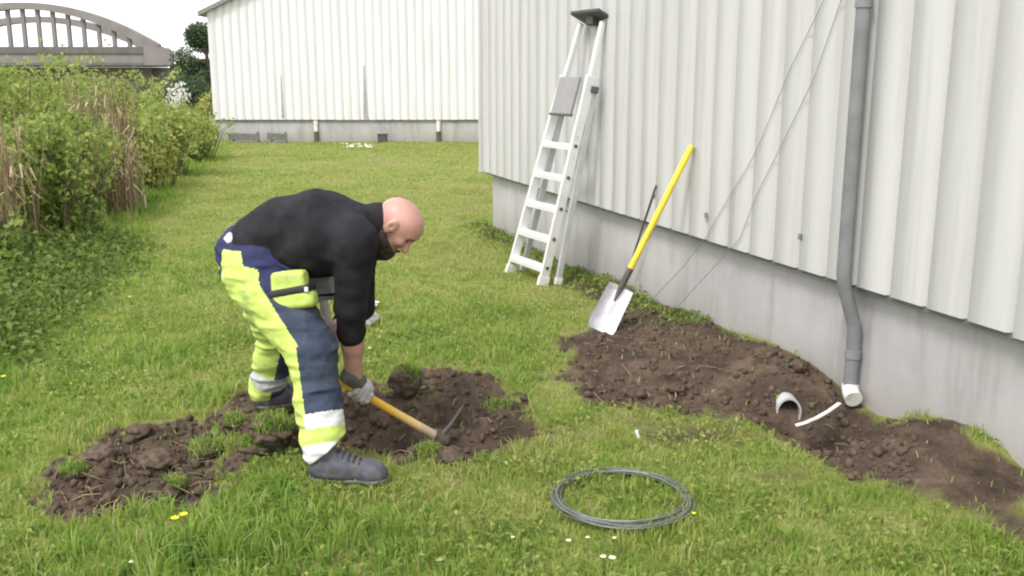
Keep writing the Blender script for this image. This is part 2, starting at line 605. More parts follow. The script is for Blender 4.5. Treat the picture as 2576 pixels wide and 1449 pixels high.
BUMPS = []
for px, py, h, r in [(1760, 855, .07, .42), (1900, 925, .10, .34), (1990, 975, .09, .26), (1640, 800, .06, .35), (1540, 900, .035, .35), (1720, 950, .05, .3),
                     (1180, 965, .05, .14), (300, 1200, .05, .22), (420, 1110, .04, .2), (560, 1085, .05, .15), (690, 1100, .05, .10), (1230, 1060, .05, .07), (1100, 1170, .03, .15),
                     (2340, 1120, .10, .28), (2470, 1180, .09, .3)]:
    g = gnd(px, py)
    BUMPS.append((g[0], g[1], h, r))
for px, py, h, r in [(1000, 1090, -.22, .18), (1190, 1105, -.20, .14), (1310, 1068, -.16, .08), (880, 1060, -.13, .2), (740, 1050, -.08, .16), (1100, 1030, -.05, .25),
                     (480, 1100, -.05, .12), (330, 1150, -.05, .15), (2085, 1062, -.19, .22), (1975, 1045, -.06, .07), (1800, 1040, -.02, .3), (420, 1225, -.05, .15)]:
    g = gnd(px, py)
    BUMPS.append((g[0], g[1], h, r))
FAR_FOOT = at(690, 1003, 4.47)
BUMPS.append((FAR_FOOT[0], FAR_FOOT[1], max(0.0, FAR_FOOT[2] - .01), .28))


SCRUFF = poly_px([(1236, 600), (1300, 620), (1420, 705), (1500, 750), (1560, 775), (1640, 760), (1600, 700), (1420, 645), (1236, 560)])


def soil_mask(x, y):
    wob = (fbm2(x * 5, y * 5, 4, 3) - .5) * .26
    frag = np.clip(fbm2(x * 9 + 5, y * 9, 3, 13) - .60, 0, 1) * 1.0        # scraps of turf left standing
    d1, d2 = poly_sd(PIT, x, y) + wob - .04 + frag, poly_sd(HEAP, x, y) + wob * 1.2
    d3 = poly_sd(SCRUFF, x, y) + wob
    return np.maximum(np.maximum(np.clip(0.5 - d1 / 0.10, 0, 1), np.clip(0.5 - d2 / 0.24, 0, 1)), np.clip(.5 - d3 / .2, 0, .62))


WORN = []
for px, py, rx, ry, am in [(1750, 1085, 1.0, .32, 1.0), (1500, 760, .5, .8, .75), (600, 905, .38, .5, .55), (640, 800, .5, .6, .4), (1290, 1300, .28, .2, .6), (1120, 1235, .25, .12, .7), (1000, 1290, .2, .1, .5),
                           (1950, 1190, .5, .22, .8), (1400, 1010, .15, .25, .6), (2150, 1320, .5, .2, .6), (1620, 1150, .3, .1, .5), (700, 560, .8, 1.2, .3), (1150, 640, .5, 1.4, .35), (350, 1330, .4, .08, .5)]:
    g = gnd(px, py)
    WORN.append((g[0], g[1], rx, ry, am))


def worn_at(x, y):
    w = np.zeros(np.shape(x))
    for wx_, wy_, rx, ry, am in WORN:
        w = np.maximum(w, am * np.exp(-(((x - wx_) / rx) ** 2 + ((y - wy_) / ry) ** 2)))
    return w * np.clip(fbm2(x * 6 + 3, y * 6, 4, 77) * 2.2 - .35, .15, 1.15)


def ground_z(x, y, mask=None):
    x = np.asarray(x, float); y = np.asarray(y, float)
    shp = np.broadcast(x, y).shape
    x, y = np.broadcast_to(x, shp).ravel(), np.broadcast_to(y, shp).ravel()
    near = (y < 12) & (np.abs(x) < 6)
    z = (fbm2(x * 1.1, y * 1.1, 3, 21) - .5) * .05 * np.clip(1 - np.maximum(0, y - 20) / 20, 0, 1)
    if near.any():
        xn, yn = x[near], y[near]
        m = soil_mask(xn, yn) if mask is None else mask.ravel()[near]
        zz = np.zeros(xn.shape)
        for bx, by, h, r in BUMPS:
            zz += h * np.exp(-((xn - bx) ** 2 + (yn - by) ** 2) / (r * r))
        hp = np.clip((xn - .35) / .3, 0, 1)
        rough = (fbm2(xn * 7, yn * 7, 5, 31) - .5) * (.13 - .08 * hp) + (np.abs(fbm2(xn * 16, yn * 16, 3, 37) - .5)) * (.10 - .05 * hp) - .02
        zz = zz + m * rough + (1 - m) * (fbm2(xn * 9, yn * 9, 3, 41) - .5) * .025
        z[near] += zz
    return z.reshape(shp)


def axis_pts(lo, hi, fine_lo, fine_hi, step, grow):
    a = [fine_lo]
    s = step
    while a[-1] > lo:
        s *= grow
        a.append(a[-1] - s)
    a[-1] = lo
    a = a[::-1]
    a += list(np.arange(fine_lo + step, fine_hi, step))
    s = step
    while a[-1] < hi:
        s *= grow
        a.append(a[-1] + s)
    a[-1] = hi
    return np.array(a)


gx = axis_pts(-900, 900, -2.9, 3.1, 0.017, 1.16)
gy = axis_pts(-60, 1500, 2.2, 8.2, 0.017, 1.12)
GX, GY = np.meshgrid(gx, gy)
gm = np.zeros(GX.shape)
nm = (GY < 12) & (np.abs(GX) < 6)
gm[nm] = soil_mask(GX[nm], GY[nm])
GZ = ground_z(GX, GY, gm)
nx, ny = len(gx), len(gy)
idx = np.arange(nx * ny).reshape(ny, nx)
quads = np.stack([idx[:-1, :-1], idx[:-1, 1:], idx[1:, 1:], idx[1:, :-1]], -1).reshape(-1, 4)
ga = gm.copy()
ga[nm] = np.maximum(gm[nm], .46 * worn_at(GX[nm], GY[nm]))
go = np_mesh('ground', np.stack([GX, GY, GZ], -1), [quads], M['ground'], smooth=True, attrs={'soil': ga})
go['kind'] = 'structure'


def gz1(x, y):
    return float(ground_z(np.array([x]), np.array([y]))[0])


# ------------------------------------------------------------------ halls
def cladding(P0, D, N, s0, s1, zb, ztop, pitch, groove, depth, mat, name, parent, jag=0.0, rnd=None):
    """profiled sheet: wide flat pans with narrow grooves; ztop may be a function of s"""
    prof = []
    s = s0
    k = 0
    jit = 0.0
    while s < s1 - 1e-6:
        e = min(s + pitch, s1)
        w = (e - s)
        pan = w - groove
        if k % 5 == 0 and rnd is not None:
            jit = rnd.uniform(-jag, jag)
        ss = groove * 0.28
        prof += [(s, 0.0, jit), (s + max(pan, w * .4), 0.0, jit), (s + max(pan, w * .4) + ss, -depth, jit), (e - ss, -depth, jit)]
        s = e
        k += 1
    prof.append((s1, 0.0, jit))
    V, F = [], []
    for (a, off, j) in prof:
        p = P0 + D * a + N * off
        zt = ztop(a) if callable(ztop) else ztop
        V += [(p[0], p[1], zb + j), (p[0], p[1], zt)]
    for i in range(len(prof) - 1):
        F.append((2 * i, 2 * i + 2, 2 * i + 3, 2 * i + 1))
    return np_mesh(name, V, [np.array(F)], mat, parent)


rnd = random.Random(5)
hall = empty('near_hall', G0, 'long pale ribbed metal hall on the right with a concrete plinth', 'building')
hall.name = 'metal_clad_hall'
L_HALL, H_HALL = 15.0, 4.6
W_HALL = 9.0
mb = MB()
c = G0 + WD * (L_HALL / 2) - WN * (W_HALL / 2)
mb.obox((c[0], c[1], (PLINTH_H - .5) / 2 + .0), WD * L_HALL / 2, WN * W_HALL / 2, np.array([0, 0, (PLINTH_H + .5) / 2 + .03]))
mb.build('plinth', M['concrete'], hall)
cladding(G0, WD, WN * 1.0, -CLAD_OUT, L_HALL + CLAD_OUT, PLINTH_H, H_HALL, 0.235, 0.036, 0.026, M['clad'], 'cladding', hall, 0.006, rnd).location = tuple(WN * CLAD_OUT)
# the hall's end face round the corner, its far face and the drip profile, set low and dark to draw in shade under the sheets
P1 = G0 - WD * CLAD_OUT
cladding(P1, -WN, -WD, -CLAD_OUT, W_HALL + CLAD_OUT, PLINTH_H, H_HALL, 0.235, 0.036, 0.026, M['clad'], 'cladding', hall, 0.0, None)
P2 = G0 + WD * (L_HALL + CLAD_OUT)
cladding(P2, -WN, WD, -CLAD_OUT, W_HALL + CLAD_OUT, PLINTH_H, H_HALL, 0.235, 0.036, 0.026, M['clad'], 'cladding', hall, 0.0, None)
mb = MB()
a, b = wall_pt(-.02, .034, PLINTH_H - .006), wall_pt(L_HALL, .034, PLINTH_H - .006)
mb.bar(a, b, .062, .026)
mb.build('drip_shade_strip', M['flash'], hall)
mb = MB()
zc = H_HALL
A, B = wall_pt(-.3, .3, zc), wall_pt(L_HALL + .3, .3, zc)
Cc, Dd = wall_pt(L_HALL + .3, -W_HALL / 2, zc + 1.6), wall_pt(-.3, -W_HALL / 2, zc + 1.6)
E_, F_ = wall_pt(L_HALL + .3, -W_HALL - .3, zc), wall_pt(-.3, -W_HALL - .3, zc)
mb.add([A, B, Cc, Dd, E_, F_, A + [0, 0, .12], B + [0, 0, .12], Cc + [0, 0, .12], Dd + [0, 0, .12], E_ + [0, 0, .12], F_ + [0, 0, .12]],
       [(0, 3, 2, 1), (3, 5, 4, 2), (6, 7, 8, 9), (9, 8, 10, 11), (0, 1, 7, 6), (5, 11, 10, 4), (0, 6, 9, 3), (3, 9, 11, 5), (1, 2, 8, 7), (2, 4, 10, 8)])
mb.build('roof', M['roof'], hall)
mb = MB()
cp = wall_pt(-CLAD_OUT - .004, CLAD_OUT + .004, 0)
mb.obox((cp[0], cp[1], (PLINTH_H + H_HALL) / 2), WD * .03, WN * .03, np.array([0, 0, (H_HALL - PLINTH_H) / 2 + .01]))
mb.build('corner_trim', M['clad'], hall, bevel=.004)
# small fixing clip on the sheets
for px, py in ((1776, 541), (2012, 595)):
    p = wallhit(px, py, CLAD_OUT + .008)
    MB().obox(p, WD * .008, WN * .008, np.array([0, 0, .016])).build('fixing_clip', M['zinc'], hall, bevel=.003)

# downpipe with a swan neck on to the plinth
sp = wall_s(wallhit(2146, 690, CLAD_OUT))
dp = empty('downpipe', wall_pt(sp, 0, 0), 'grey downpipe stepping back from the cladding on to the plinth', 'downpipe')
o_out, o_in = CLAD_OUT + .055, .05
pb = wall_pt(sp, .1, 0)
PB = gz1(pb[0], pb[1]) + .10
mb = MB()
mb.tube([wall_pt(sp, o_out, H_HALL), wall_pt(sp, o_out, PLINTH_H + .06), wall_pt(sp, o_out - .01, PLINTH_H + .0), wall_pt(sp, o_in + .015, PLINTH_H - .17), wall_pt(sp, o_in, PLINTH_H - .22), wall_pt(sp, o_in, PB - .01)], .034, 16)
mb.build('pipe', M['zinc'], dp, smooth=True)
MB().tube([wall_pt(sp, o_in, PB + .14), wall_pt(sp, o_in, PB + .18)], .040, 16).build('collar', M['zinc'], dp, smooth=True)
MB().tube([wall_pt(sp, o_out, 1.9), wall_pt(sp, o_out, 1.93)], .040, 16).build('bracket', M['zinc'], dp, smooth=True)
q0 = wall_pt(sp, o_in, PB)
MB().tube([q0, q0 + [0, 0, -.015], q0 + WN * .015 + WD * .03 + [0, 0, -.035], q0 + WN * .03 + WD * .07 + [0, 0, -.05]], [.041, .042, .042, .043], 16).build('drain_shoe', M['white_pvc'], dp, smooth=True)
# flush edge flashing beside the pipe
MB().obox(wall_pt(sp - .075, CLAD_OUT + .004, (PLINTH_H + H_HALL) / 2), WD * .012, WN * .006, np.array([0, 0, (H_HALL - PLINTH_H) / 2])).build('edge_flashing', M['clad'], hall)

# far hall, gable end towards the camera
YF = 24.0
xl = at(536, 250, YF)[0]
FW = 15.6
ze = at(523, 32, YF)[2]
slope = 0.46
far = empty('gabled_hall', (xl, YF, 0), 'white ribbed metal hall closing off the far end of the lawn', 'building')
FP = np.array([xl, YF, 0.0])
FD = np.array([1.0, 0, 0]); FN = np.array([0, -1.0, 0])
gable = lambda s: ze + slope * (FW / 2 - abs(s - FW / 2))
zpf = at(900, 301, YF)[2]
cladding(FP + FN * .06, FD, FN, 0.0, FW, zpf, gable, 0.2, 0.035, 0.018, M['clad_far'], 'cladding', far, 0.004, rnd)
MB().obox((xl + FW / 2, YF + 5, zpf / 2 - .1), (FW / 2 - .02, 0, 0), (0, 5, 0), (0, 0, zpf / 2 + .12)).build('plinth', M['concrete'], far)
MB().obox((xl + FW / 2, YF - .02, zpf + .0), (FW / 2, 0, 0), (0, .035, 0), (0, 0, .012)).build('drip_shade_strip', M['flash'], far)
cladding(np.array([xl, YF + 10, 0]), np.array([0, -1.0, 0]), np.array([-1.0, 0, 0]), 0.0, 10.0, zpf, ze, 0.2, .05, .02, M['clad_far'], 'cladding', far)
mb = MB()
za = ze + slope * FW / 2
for sgn in (-1, 1):
    x0, x1 = (xl - .18, xl + FW / 2) if sgn < 0 else (xl + FW + .18, xl + FW / 2)
    zl = ze - slope * .18
    mb.box8([(x0, YF - .2, zl), (x1, YF - .2, za), (x1, YF + 10.2, za), (x0, YF + 10.2, zl), (x0, YF - .2, zl + .1), (x1, YF - .2, za + .1), (x1, YF + 10.2, za + .1), (x0, YF + 10.2, zl + .1)])
mb.build('roof', M['roof'], far)
# open seams in the far sheets, grey against the white
for px, y0, y1, w in ((712, 190, 297, .035), (920, 165, 300, .06)):
    p0, p1 = at(px, y1, YF - .07), at(px, y0, YF - .07)
    MB().add([(p0[0] - w, YF - .066, p0[2]), (p0[0] + w, YF - .066, p0[2]), (p0[0] + w * .25, YF - .066, p1[2]), (p0[0] - w * .25, YF - .066, p1[2]),
              (p0[0] - w, YF - .05, p0[2]), (p0[0] + w, YF - .05, p0[2]), (p0[0] + w * .25, YF - .05, p1[2]), (p0[0] - w * .25, YF - .05, p1[2])],
             [(0, 1, 2, 3), (4, 7, 6, 5), (0, 4, 5, 1), (1, 5, 6, 2), (2, 6, 7, 3), (3, 7, 4, 0)]).build('open_seam', M['stain'], far)
for px in (795, 1103):
    p = at(px, 330, YF - .06)
    MB().tube([(p[0], YF - .05, zpf - .02), (p[0], YF - .05, .26)], .05, 12).build('pipe_stub', M['white_pvc'], far, smooth=True)
    MB().tube([(p[0], YF - .05, .26), (p[0], YF - .05, -.02)], .055, 12).build('pipe_foot', M['rust'], far, smooth=True)
p = gnd(966, 357)
bo = MB().obox((p[0], YF - .25, .09), (.11, 0, 0), (0, .09, 0), (0, 0, .10)).obox((p[0], YF - .25, .20), (.125, 0, 0), (0, .105, 0), (0, 0, .015)).build('drain_box', M['dark_plastic'], None, bevel=.012)
tag(bo, 'small dark box standing in the grass against the far white hall', 'box')
for k, (xa, xb, y, lab) in enumerate(((575, 652, 337, 'longer dark weathered board leaning low against the far plinth by the hedge'), (672, 722, 342, 'shorter dark weathered board lying by the far plinth'))):
    pa, pb = at(xa, y, YF - .3), at(xb, y, YF - .3)
    o = MB().bar((pa[0], YF - .3, .16), (pb[0], YF - .3, .13), .05, .16).bar((pb[0] - .05, YF - .24, 0), (pb[0] - .05, YF - .24, .26), .06, .06).bar((pa[0] + .1, YF - .24, 0), (pa[0] + .1, YF - .24, .2), .06, .06).bar((pa[0], YF - .36, .02), (pb[0], YF - .36, .02), .08, .05).build('weathered_board', M['board'], None, bevel=.006)
    tag(o, lab, 'board', 'boards lying along the far plinth')

# ------------------------------------------------------------------ arch bridge
YB = 92.0
def bz(y): return at(0, y, YB)[2]
bxc = at(55, 15, YB)[0]
bxe = at(402, 120, YB)[0]
bridge = empty('arch_bridge', (bxc, YB, 0), 'grey concrete arch bridge with hangers behind the hedge', 'bridge')
half = bxe - bxc
zdeck_t, zdeck_b = bz(119), bz(166)
z_crown = bz(15)


def arch_z(u, zc, z0): return z0 + (zc - z0) * (1 - u * u)


ribs = [(0.0, 0.0, z_crown), (12.0, at(92, 40, YB + 12)[0] - bxc, z_crown - .55)]
for ri, (dy, dx, zc) in enumerate(ribs):
    mb = MB()
    n = 40
    for i in range(n):
        u0, u1 = -1 + 2 * i / n, -1 + 2 * (i + 1) / n
        t0, t1 = .28 + .2 * abs(u0), .28 + .2 * abs(u1)
        p = []
        for zoff in (-1, 1):
            for (u, t) in ((u0, t0), (u1, t1)):
                for yy in (-.5, .5):
                    p.append((bxc + dx + u * half, YB + dy + yy, arch_z(u, zc, zdeck_t - .2) + zoff * t))
        # order for box8
        mb.box8([p[0], p[2], p[3], p[1], p[4], p[6], p[7], p[5]])
    mb.build('arch_rib', M['bridge'], bridge)
    for i in range(1, 18):
        if ri:
            break
        u = -1 + 2 * i / 18
        x = bxc + dx + u * half
        za_ = arch_z(u, zc, zdeck_t - .2)
        if za_ - .4 < zdeck_t + .4:
            continue
        MB().obox((x, YB + dy, (za_ + zdeck_t) / 2), (.15, 0, 0), (0, .2, 0), (0, 0, (za_ - zdeck_t) / 2)).build('hanger', M['bridge'], bridge)
mb = MB()
x0, x1 = bxc - half - 3, bxe + .6
sk = ribs[1][1]
mb.box8([(x0, YB - .8, zdeck_b), (x1, YB - .8, zdeck_b), (x1 + sk, YB + 12.8, zdeck_b), (x0 + sk, YB + 12.8, zdeck_b), (x0, YB - .8, zdeck_t - .55), (x1, YB - .8, zdeck_t - .55), (x1 + sk, YB + 12.8, zdeck_t - .55), (x0 + sk, YB + 12.8, zdeck_t - .55)])
mb.build('deck', M['bridge'], bridge)
for dy in (-.75, 12.75):
    d2 = sk if dy > 0 else 0
    MB().obox(((x0 + x1) / 2 + d2, YB + dy, zdeck_t - .27), ((x1 - x0) / 2, 0, 0), (0, .18, 0), (0, 0, .30)).build('parapet', M['bridge_dark'], bridge)
MB().obox(((x0 + x1) / 2, YB - .82, zdeck_b + .16), ((x1 - x0) / 2, 0, 0), (0, .06, 0), (0, 0, .12)).build('deck_ledge', M['bridge_dark'], bridge)
xe0, xe1 = at(372, 140, YB)[0], at(437, 140, YB)[0]
mb = MB()
mb.box8([(xe0, YB - 1.0, zdeck_b + .05), (xe1, YB - 1.0, zdeck_b + .05), (xe1 + sk, YB + 13, zdeck_b + .05), (xe0 + sk, YB + 13, zdeck_b + .05),
         (xe0, YB - 1.0, zdeck_t + .1), (xe1, YB - 1.0, zdeck_t - .1), (xe1 + sk, YB + 13, zdeck_t - .1), (xe0 + sk, YB + 13, zdeck_t + .1)])
mb.build('end_block', M['bridge'], bridge)
MB().obox((xe1 - .5, YB + 2, zdeck_b / 2), (.35, 0, 0), (0, .8, 0), (0, 0, zdeck_b / 2 + .2)).build('pier', M['bridge_dark'], bridge)
MB().obox(((x0 + at(362, 175, YB)[0]) / 2, YB + 6, zdeck_b / 2 - .04), ((at(362, 175, YB)[0] - x0) / 2, 0, 0), (0, 4, 0), (0, 0, zdeck_b / 2 - .06)).build('abutment_wall', M['bridge'], bridge)
mb = MB()
xr = at(600, 130, YB)[0]
for zz in (zdeck_t + .0, zdeck_t - .35):
    mb.bar((xe1, YB, zz), (xr, YB, zz), .06, .07)
for i in range(9):
    xx = xe1 + (xr - xe1) * i / 8
    mb.bar((xx, YB, zdeck_t - 1.1), (xx, YB, zdeck_t + .03), .06, .06)
mb.build('railing', M['bridge'], bridge)

# road embankment the bridge lands on
n1, n2 = 60, 16
V = []
for i in range(n1):
    for j in range(n2):
        x = xe1 - 1.2 + (i / (n1 - 1)) * 70
        w = j / (n2 - 1)
        y = YB - 9 + w * 30
        prof = np.clip(min(w / .27, (1 - w) / .27), 0, 1)
        rise = np.clip((x - (xe1 - 1.2)) / 2.0, 0, 1)
        V.append((x, y, -.2 + (zdeck_t - .9) * prof * rise + .15 * float(fbm2(np.array([x * .6]), np.array([y * .6]), 3, 3)[0])))
idx = np.arange(n1 * n2).reshape(n1, n2)
emb = np_mesh('embankment', V, [np.stack([idx[:-1, :-1], idx[1:, :-1], idx[1:, 1:], idx[:-1, 1:]], -1).reshape(-1, 4)], M['ground'], smooth=True)
emb['kind'] = 'structure'


# ------------------------------------------------------------------ foliage
def rand_dirs(n, rng, up=0.0):
    v = rng.normal(size=(n, 3))
    v[:, 2] += up
    return v / np.linalg.norm(v, axis=1)[:, None]


def leaf_quads(P, size, rng, tone, up=0.6, asp=0.55, droop=0.3):
    """each leaf: a folded pointed leaf of 6 vertices, 4 triangles' worth (two quads)"""
    n = len(P)
    nrm = rand_dirs(n, rng, up)
    d = rand_dirs(n, rng, -droop)
    d -= nrm * (d * nrm).sum(1)[:, None]
    d /= np.linalg.norm(d, axis=1)[:, None] + 1e-9
    s = np.cross(nrm, d)
    L = (size * rng.uniform(.6, 1.35, n))[:, None]
    W = L * asp * .5
    a = P - d * L * .5
    c = P + d * L * .5 - nrm * L * .12
    m = P + 0
    l = P - s * W + nrm * W * .45 - d * L * .05
    r = P + s * W + nrm * W * .45 - d * L * .05
    V = np.stack([a, l, m, r, c], 1).reshape(-1, 3)
    b = np.arange(n)[:, None] * 5
    F = np.concatenate([b + np.array([[0, 2, 1, 1]])[:, :3], b + np.array([[0, 3, 2]]), b + np.array([[1, 2, 4]]), b + np.array([[2, 3, 4]])])
    return V, F, np.repeat(tone, 5)


def bush(cx, cy, rx, ry, h, nleaf, size, label, rng, mat='leaf', group='bushes of the hedge on the left', name='hedge_bush', cat='bush', tone0=.5, z0=0.0, lobes=9, base=0.0):
    root = empty(name, (cx, cy, z0), label, cat, group)
    LB = []
    for i in range(lobes):
        a = rng.uniform(0, 2 * math.pi)
        rr = rng.uniform(0, .62)
        zz = rng.uniform(.17, .80)
        LB.append((cx + math.cos(a) * rr * rx, cy + math.sin(a) * rr * ry, h * zz, rng.uniform(.32, .5)))
    LB.append((cx, cy, h * .7, .46))
    per = nleaf // len(LB)
    PP, TT = [], []
    for (lx, ly, lz, lr) in LB:
        d = rand_dirs(per, rng, .15)
        rad = rng.uniform(.25, 1.0, per) ** .45
        bumpf = 1 + (vn3(d[:, 0] * 3 + lx, d[:, 1] * 3, d[:, 2] * 3 + ly, 5) - .5) * .55
        p = np.stack([lx + d[:, 0] * rad * bumpf * lr * rx, ly + d[:, 1] * rad * bumpf * lr * ry, lz + d[:, 2] * rad * bumpf * lr * h * .75], 1)
        PP.append(p)
        TT.append(np.clip(tone0 + rng.normal(0, .17, per) + rng.uniform(-.14, .14), 0, 1))
    P = np.concatenate(PP); T = np.concatenate(TT)
    k = P[:, 2] > .03
    P, T = P[k], T[k]
    P[:, 2] = np.minimum(P[:, 2], h * 1.08) + z0
    # shoots that stick out of the top
    ns = int(nleaf * .0045) + 4
    mb = MB()
    SP_, ST = [], []
    for i in range(ns):
        a = rng.uniform(0, 2 * math.pi); rr = rng.uniform(.1, .95) ** .6
        bx, by = cx + math.cos(a) * rr * rx * .5, cy + math.sin(a) * rr * ry * .5
        top = np.array([cx + math.cos(a) * rr * rx, cy + math.sin(a) * rr * ry, z0 + h * (1.0 - .35 * rr * rr) * rng.uniform(.8, 1.18)])
        mb.tube([(bx, by, z0 - .05), ((bx + top[0]) / 2, (by + top[1]) / 2, z0 + h * .5), top], [.012, .008, .003], 5)
        for q in range(16):
            t = rng.uniform(.55, 1.0)
            SP_.append(np.array([bx, by, z0]) * (1 - t) + top * t + rng.normal(0, size * .5, 3))
            ST.append(np.clip(tone0 + .15 + rng.normal(0, .15), 0, 1))
    mb.build('stem', M['bark'], root)
    P = np.concatenate([P, np.array(SP_)]); T = np.concatenate([T, np.array(ST)])
    V, F, tone = leaf_quads(P, size, rng, T)
    np_mesh('foliage', V, [F], M[mat], root, attrs={'tone': tone})
    return root


HL0, HL1 = np.array([-3.45, 6.5]), np.array([-6.6, 22.0])


def hedge_pt(Y, out):
    t = (Y - HL0[1]) / (HL1[1] - HL0[1])
    p = HL0 + (HL1 - HL0) * t
    return p[0] - out, Y


rh = np.random.default_rng(3)
front = [(7.3, .62, .5, .72, 'low dark leafy bush at the left picture edge, nearest of the hedge'),
         (8.7, .34, .62, 1.13, 'broad green bush just right of the brown canes at the picture edge'),
         (10.2, .55, .7, 1.12, 'green bush of the hedge front left of the low pale canes'),
         (11.5, .72, .75, .98, 'yellow green bush in front of the high brown canes'),
         (13.7, .35, .85, .98, 'bright green bush just right of the low pale canes'),
         (15.6, .3, .95, 1.15, 'rounded bright bush near the far end of the hedge front'),
         (18.4, .35, 1.05, 1.10, 'last rounded bush of the hedge, in front of the far plinth')]
for i, (Y, out, r, h, lab) in enumerate(front):
    x, y = hedge_pt(Y, out)
    sz = .060 if Y < 9 else (.07 if Y < 13 else .085)
    bush(x, y, r, r * 1.15, h, 5200 if Y < 9 else 3600, sz, lab, rh, tone0=[.36, .5, .55, .72, .68, .62, .52][i])
back = [(8.2, 2.0, 1.1, 1.5, 'tall bush at the left edge behind the front row'),
        (10.6, 2.1, 1.2, 1.55, 'tall bush behind the brown canes on the left'),
        (13.2, 2.0, 1.3, 1.7, 'tall bush rising behind the middle of the hedge'),
        (16.5, 1.9, 1.5, 1.98, 'tallest bush of the hedge, peaking below the bridge'),
        (20.0, 1.9, 1.3, 1.55, 'bush at the back of the hedge beside the white blossom'),
        (12.0, 4.4, 1.6, 1.62, 'wide bush far left behind the hedge'),
        (16.5, 5.6, 2.0, 1.66, 'wide bush behind the hedge below the bridge deck')]
for i, (Y, out, r, h, lab) in enumerate(back):
    x, y = hedge_pt(Y, out)
    bush(x, y, r, r * 1.2, h, 4200, .085, lab, rh, tone0=[.5, .52, .55, .5, .5, .55, .55][i], lobes=11)
x, y = hedge_pt(23.5, 1.5)
bl = bush(at(446, 235, 23.0)[0], 23.0, .42, .4, 1.42, 700, .09, 'bush covered in white blossom at the end of the hedge', rh, mat='blossom', group=None, name='blossom_bush', tone0=.7)
bush(at(512, 228, 27.0)[0], 27.0, .3, .3, 1.2, 350, .08, 'small pale bush beside the corner of the far hall', rh, group=None, name='pale_bush', tone0=.95)
bush(at(485, 215, 36.0)[0], 36.0, 1.7, 1.2, 1.62, 3200, .12, 'dark clipped bush behind the white blossom', rh, mat='leaf_dark', group=None, name='dark_bush', tone0=.5, lobes=14)


def canes(px, py, Yc, w, n, h, label, rng):
    g = at(px, py, Yc)
    root = empty('dry_reed_clump', (g[0], Yc, 0), label, 'reeds', 'dry canes in the hedge')
    V, F, T = [], [], []
    for i in range(n):
        bx, by = g[0] + rng.uniform(-w, w), Yc + rng.uniform(-.3, .3)
        hh = h * rng.uniform(.65, 1.05)
        lean = rng.normal(0, .07, 2)
        t = rng.uniform(0, 1)
        pts = [np.array([bx, by, -.02]), np.array([bx + lean[0] * hh * .4, by + lean[1] * hh * .4, hh * .5]), np.array([bx + lean[0] * hh * 1.1, by + lean[1] * hh * 1.1, hh])]
        rad = rng.uniform(.004, .008)
        mb = MB(); mb.tube(pts, [rad, rad * .9, rad * .4], 5)
        o = len(V); V += mb.V; F += [(f[0] + o, f[1] + o, f[2] + o, f[3] + o) for f in mb.F if len(f) == 4]
        T += [t] * len(mb.V)
        for q in range(3):       # broken dry leaf blades
            tt = rng.uniform(.3, .95)
            b0 = pts[0] * (1 - tt) + pts[2] * tt
            dd = rng.normal(0, 1, 3) * [.07, .07, .04] + [0, 0, -.10]
            sd_ = np.array([-dd[1], dd[0], 0]); sd_ = sd_ / (np.linalg.norm(sd_) + 1e-6) * .011
            o = len(V)
            V += [tuple(b0 - sd_), tuple(b0 + sd_), tuple(b0 + dd + sd_ * .4), tuple(b0 + dd - sd_ * .4)]
            F.append((o, o + 1, o + 2, o + 3)); T += [min(1, t + .2)] * 4
    np_mesh('stalks', V, [np.array(F)], M['cane'], root, attrs={'tone': T})
    return root


canes(18, 480, 7.9, .11, 46, 1.34, 'tall brown dry canes at the left picture edge', rh)
canes(258, 280, 12.1, .36, 95, 1.62, 'brown dry canes standing high behind the yellow green bush', rh)
canes(292, 420, 11.2, .22, 60, .92, 'low pale dry canes on the lawn side of the hedge', rh)
canes(195, 250, 12.0, .10, 14, 1.3, 'few thin dry canes left of the high brown canes', rh)


# far tree behind the corner of the white hall
def tree(x, y, h, r, label, rng, nleaf=15000, size=.17, tone0=.5):
    root = empty('broadleaf_tree', (x, y, 0), label, 'tree')
    mb = MB()
    mb.tube([(x, y, -.1), (x + .05, y, h * .3), (x - .05, y, h * .6), (x, y, h * .92)], [.2, .16, .1, .03], 8)
    LB = []
    for i in range(16):
        a = rng.uniform(0, 6.283); t = rng.uniform(.18, .95)
        rr = r * (1 - abs(t - .5) * 1.0) * rng.uniform(.3, .85)
        e = np.array([x + math.cos(a) * rr, y + math.sin(a) * rr, h * t + .1])
        mb.tube([(x, y, h * t * .75), (np.array([x, y, h * t * .75]) + e) / 2 + [0, 0, .1], e], [.07, .05, .015], 5)
        LB.append((e, r * rng.uniform(.3, .48)))
    mb.build('trunk', M['bark'], root)
    PP, TT = [], []
    for e, lr in LB:
        n = nleaf // 16
        d = rand_dirs(n, rng)
        rad = rng.uniform(.1, 1, n) ** .5
        f = 1 + (vn3(d[:, 0] * 2.5 + e[0], d[:, 1] * 2.5, d[:, 2] * 2.5 + e[2], 3) - .5) * .8
        PP.append(e + d * (rad * f * lr)[:, None])
        TT.append(np.clip(tone0 + rng.normal(0, .2, n) + rng.uniform(-.2, .2), 0, 1))
    V, F, tone = leaf_quads(np.concatenate(PP), size, rng, np.concatenate(TT))
    np_mesh('crown', V, [F], M['leaf_dark'], root, attrs={'tone': tone})


tx = at(520, 120, 62)[0]
tree(tx, 62, 5.1, 1.9, 'dark green tree behind the left corner of the far white hall', rh)
bush(at(500, 185, 75)[0], 75, 2.6, 1.5, 2.3, 2400, .2, 'dark scrub at the foot of the far tree', rh, mat='leaf_dark', group=None, name='scrub_bush', tone0=.8, lobes=12)


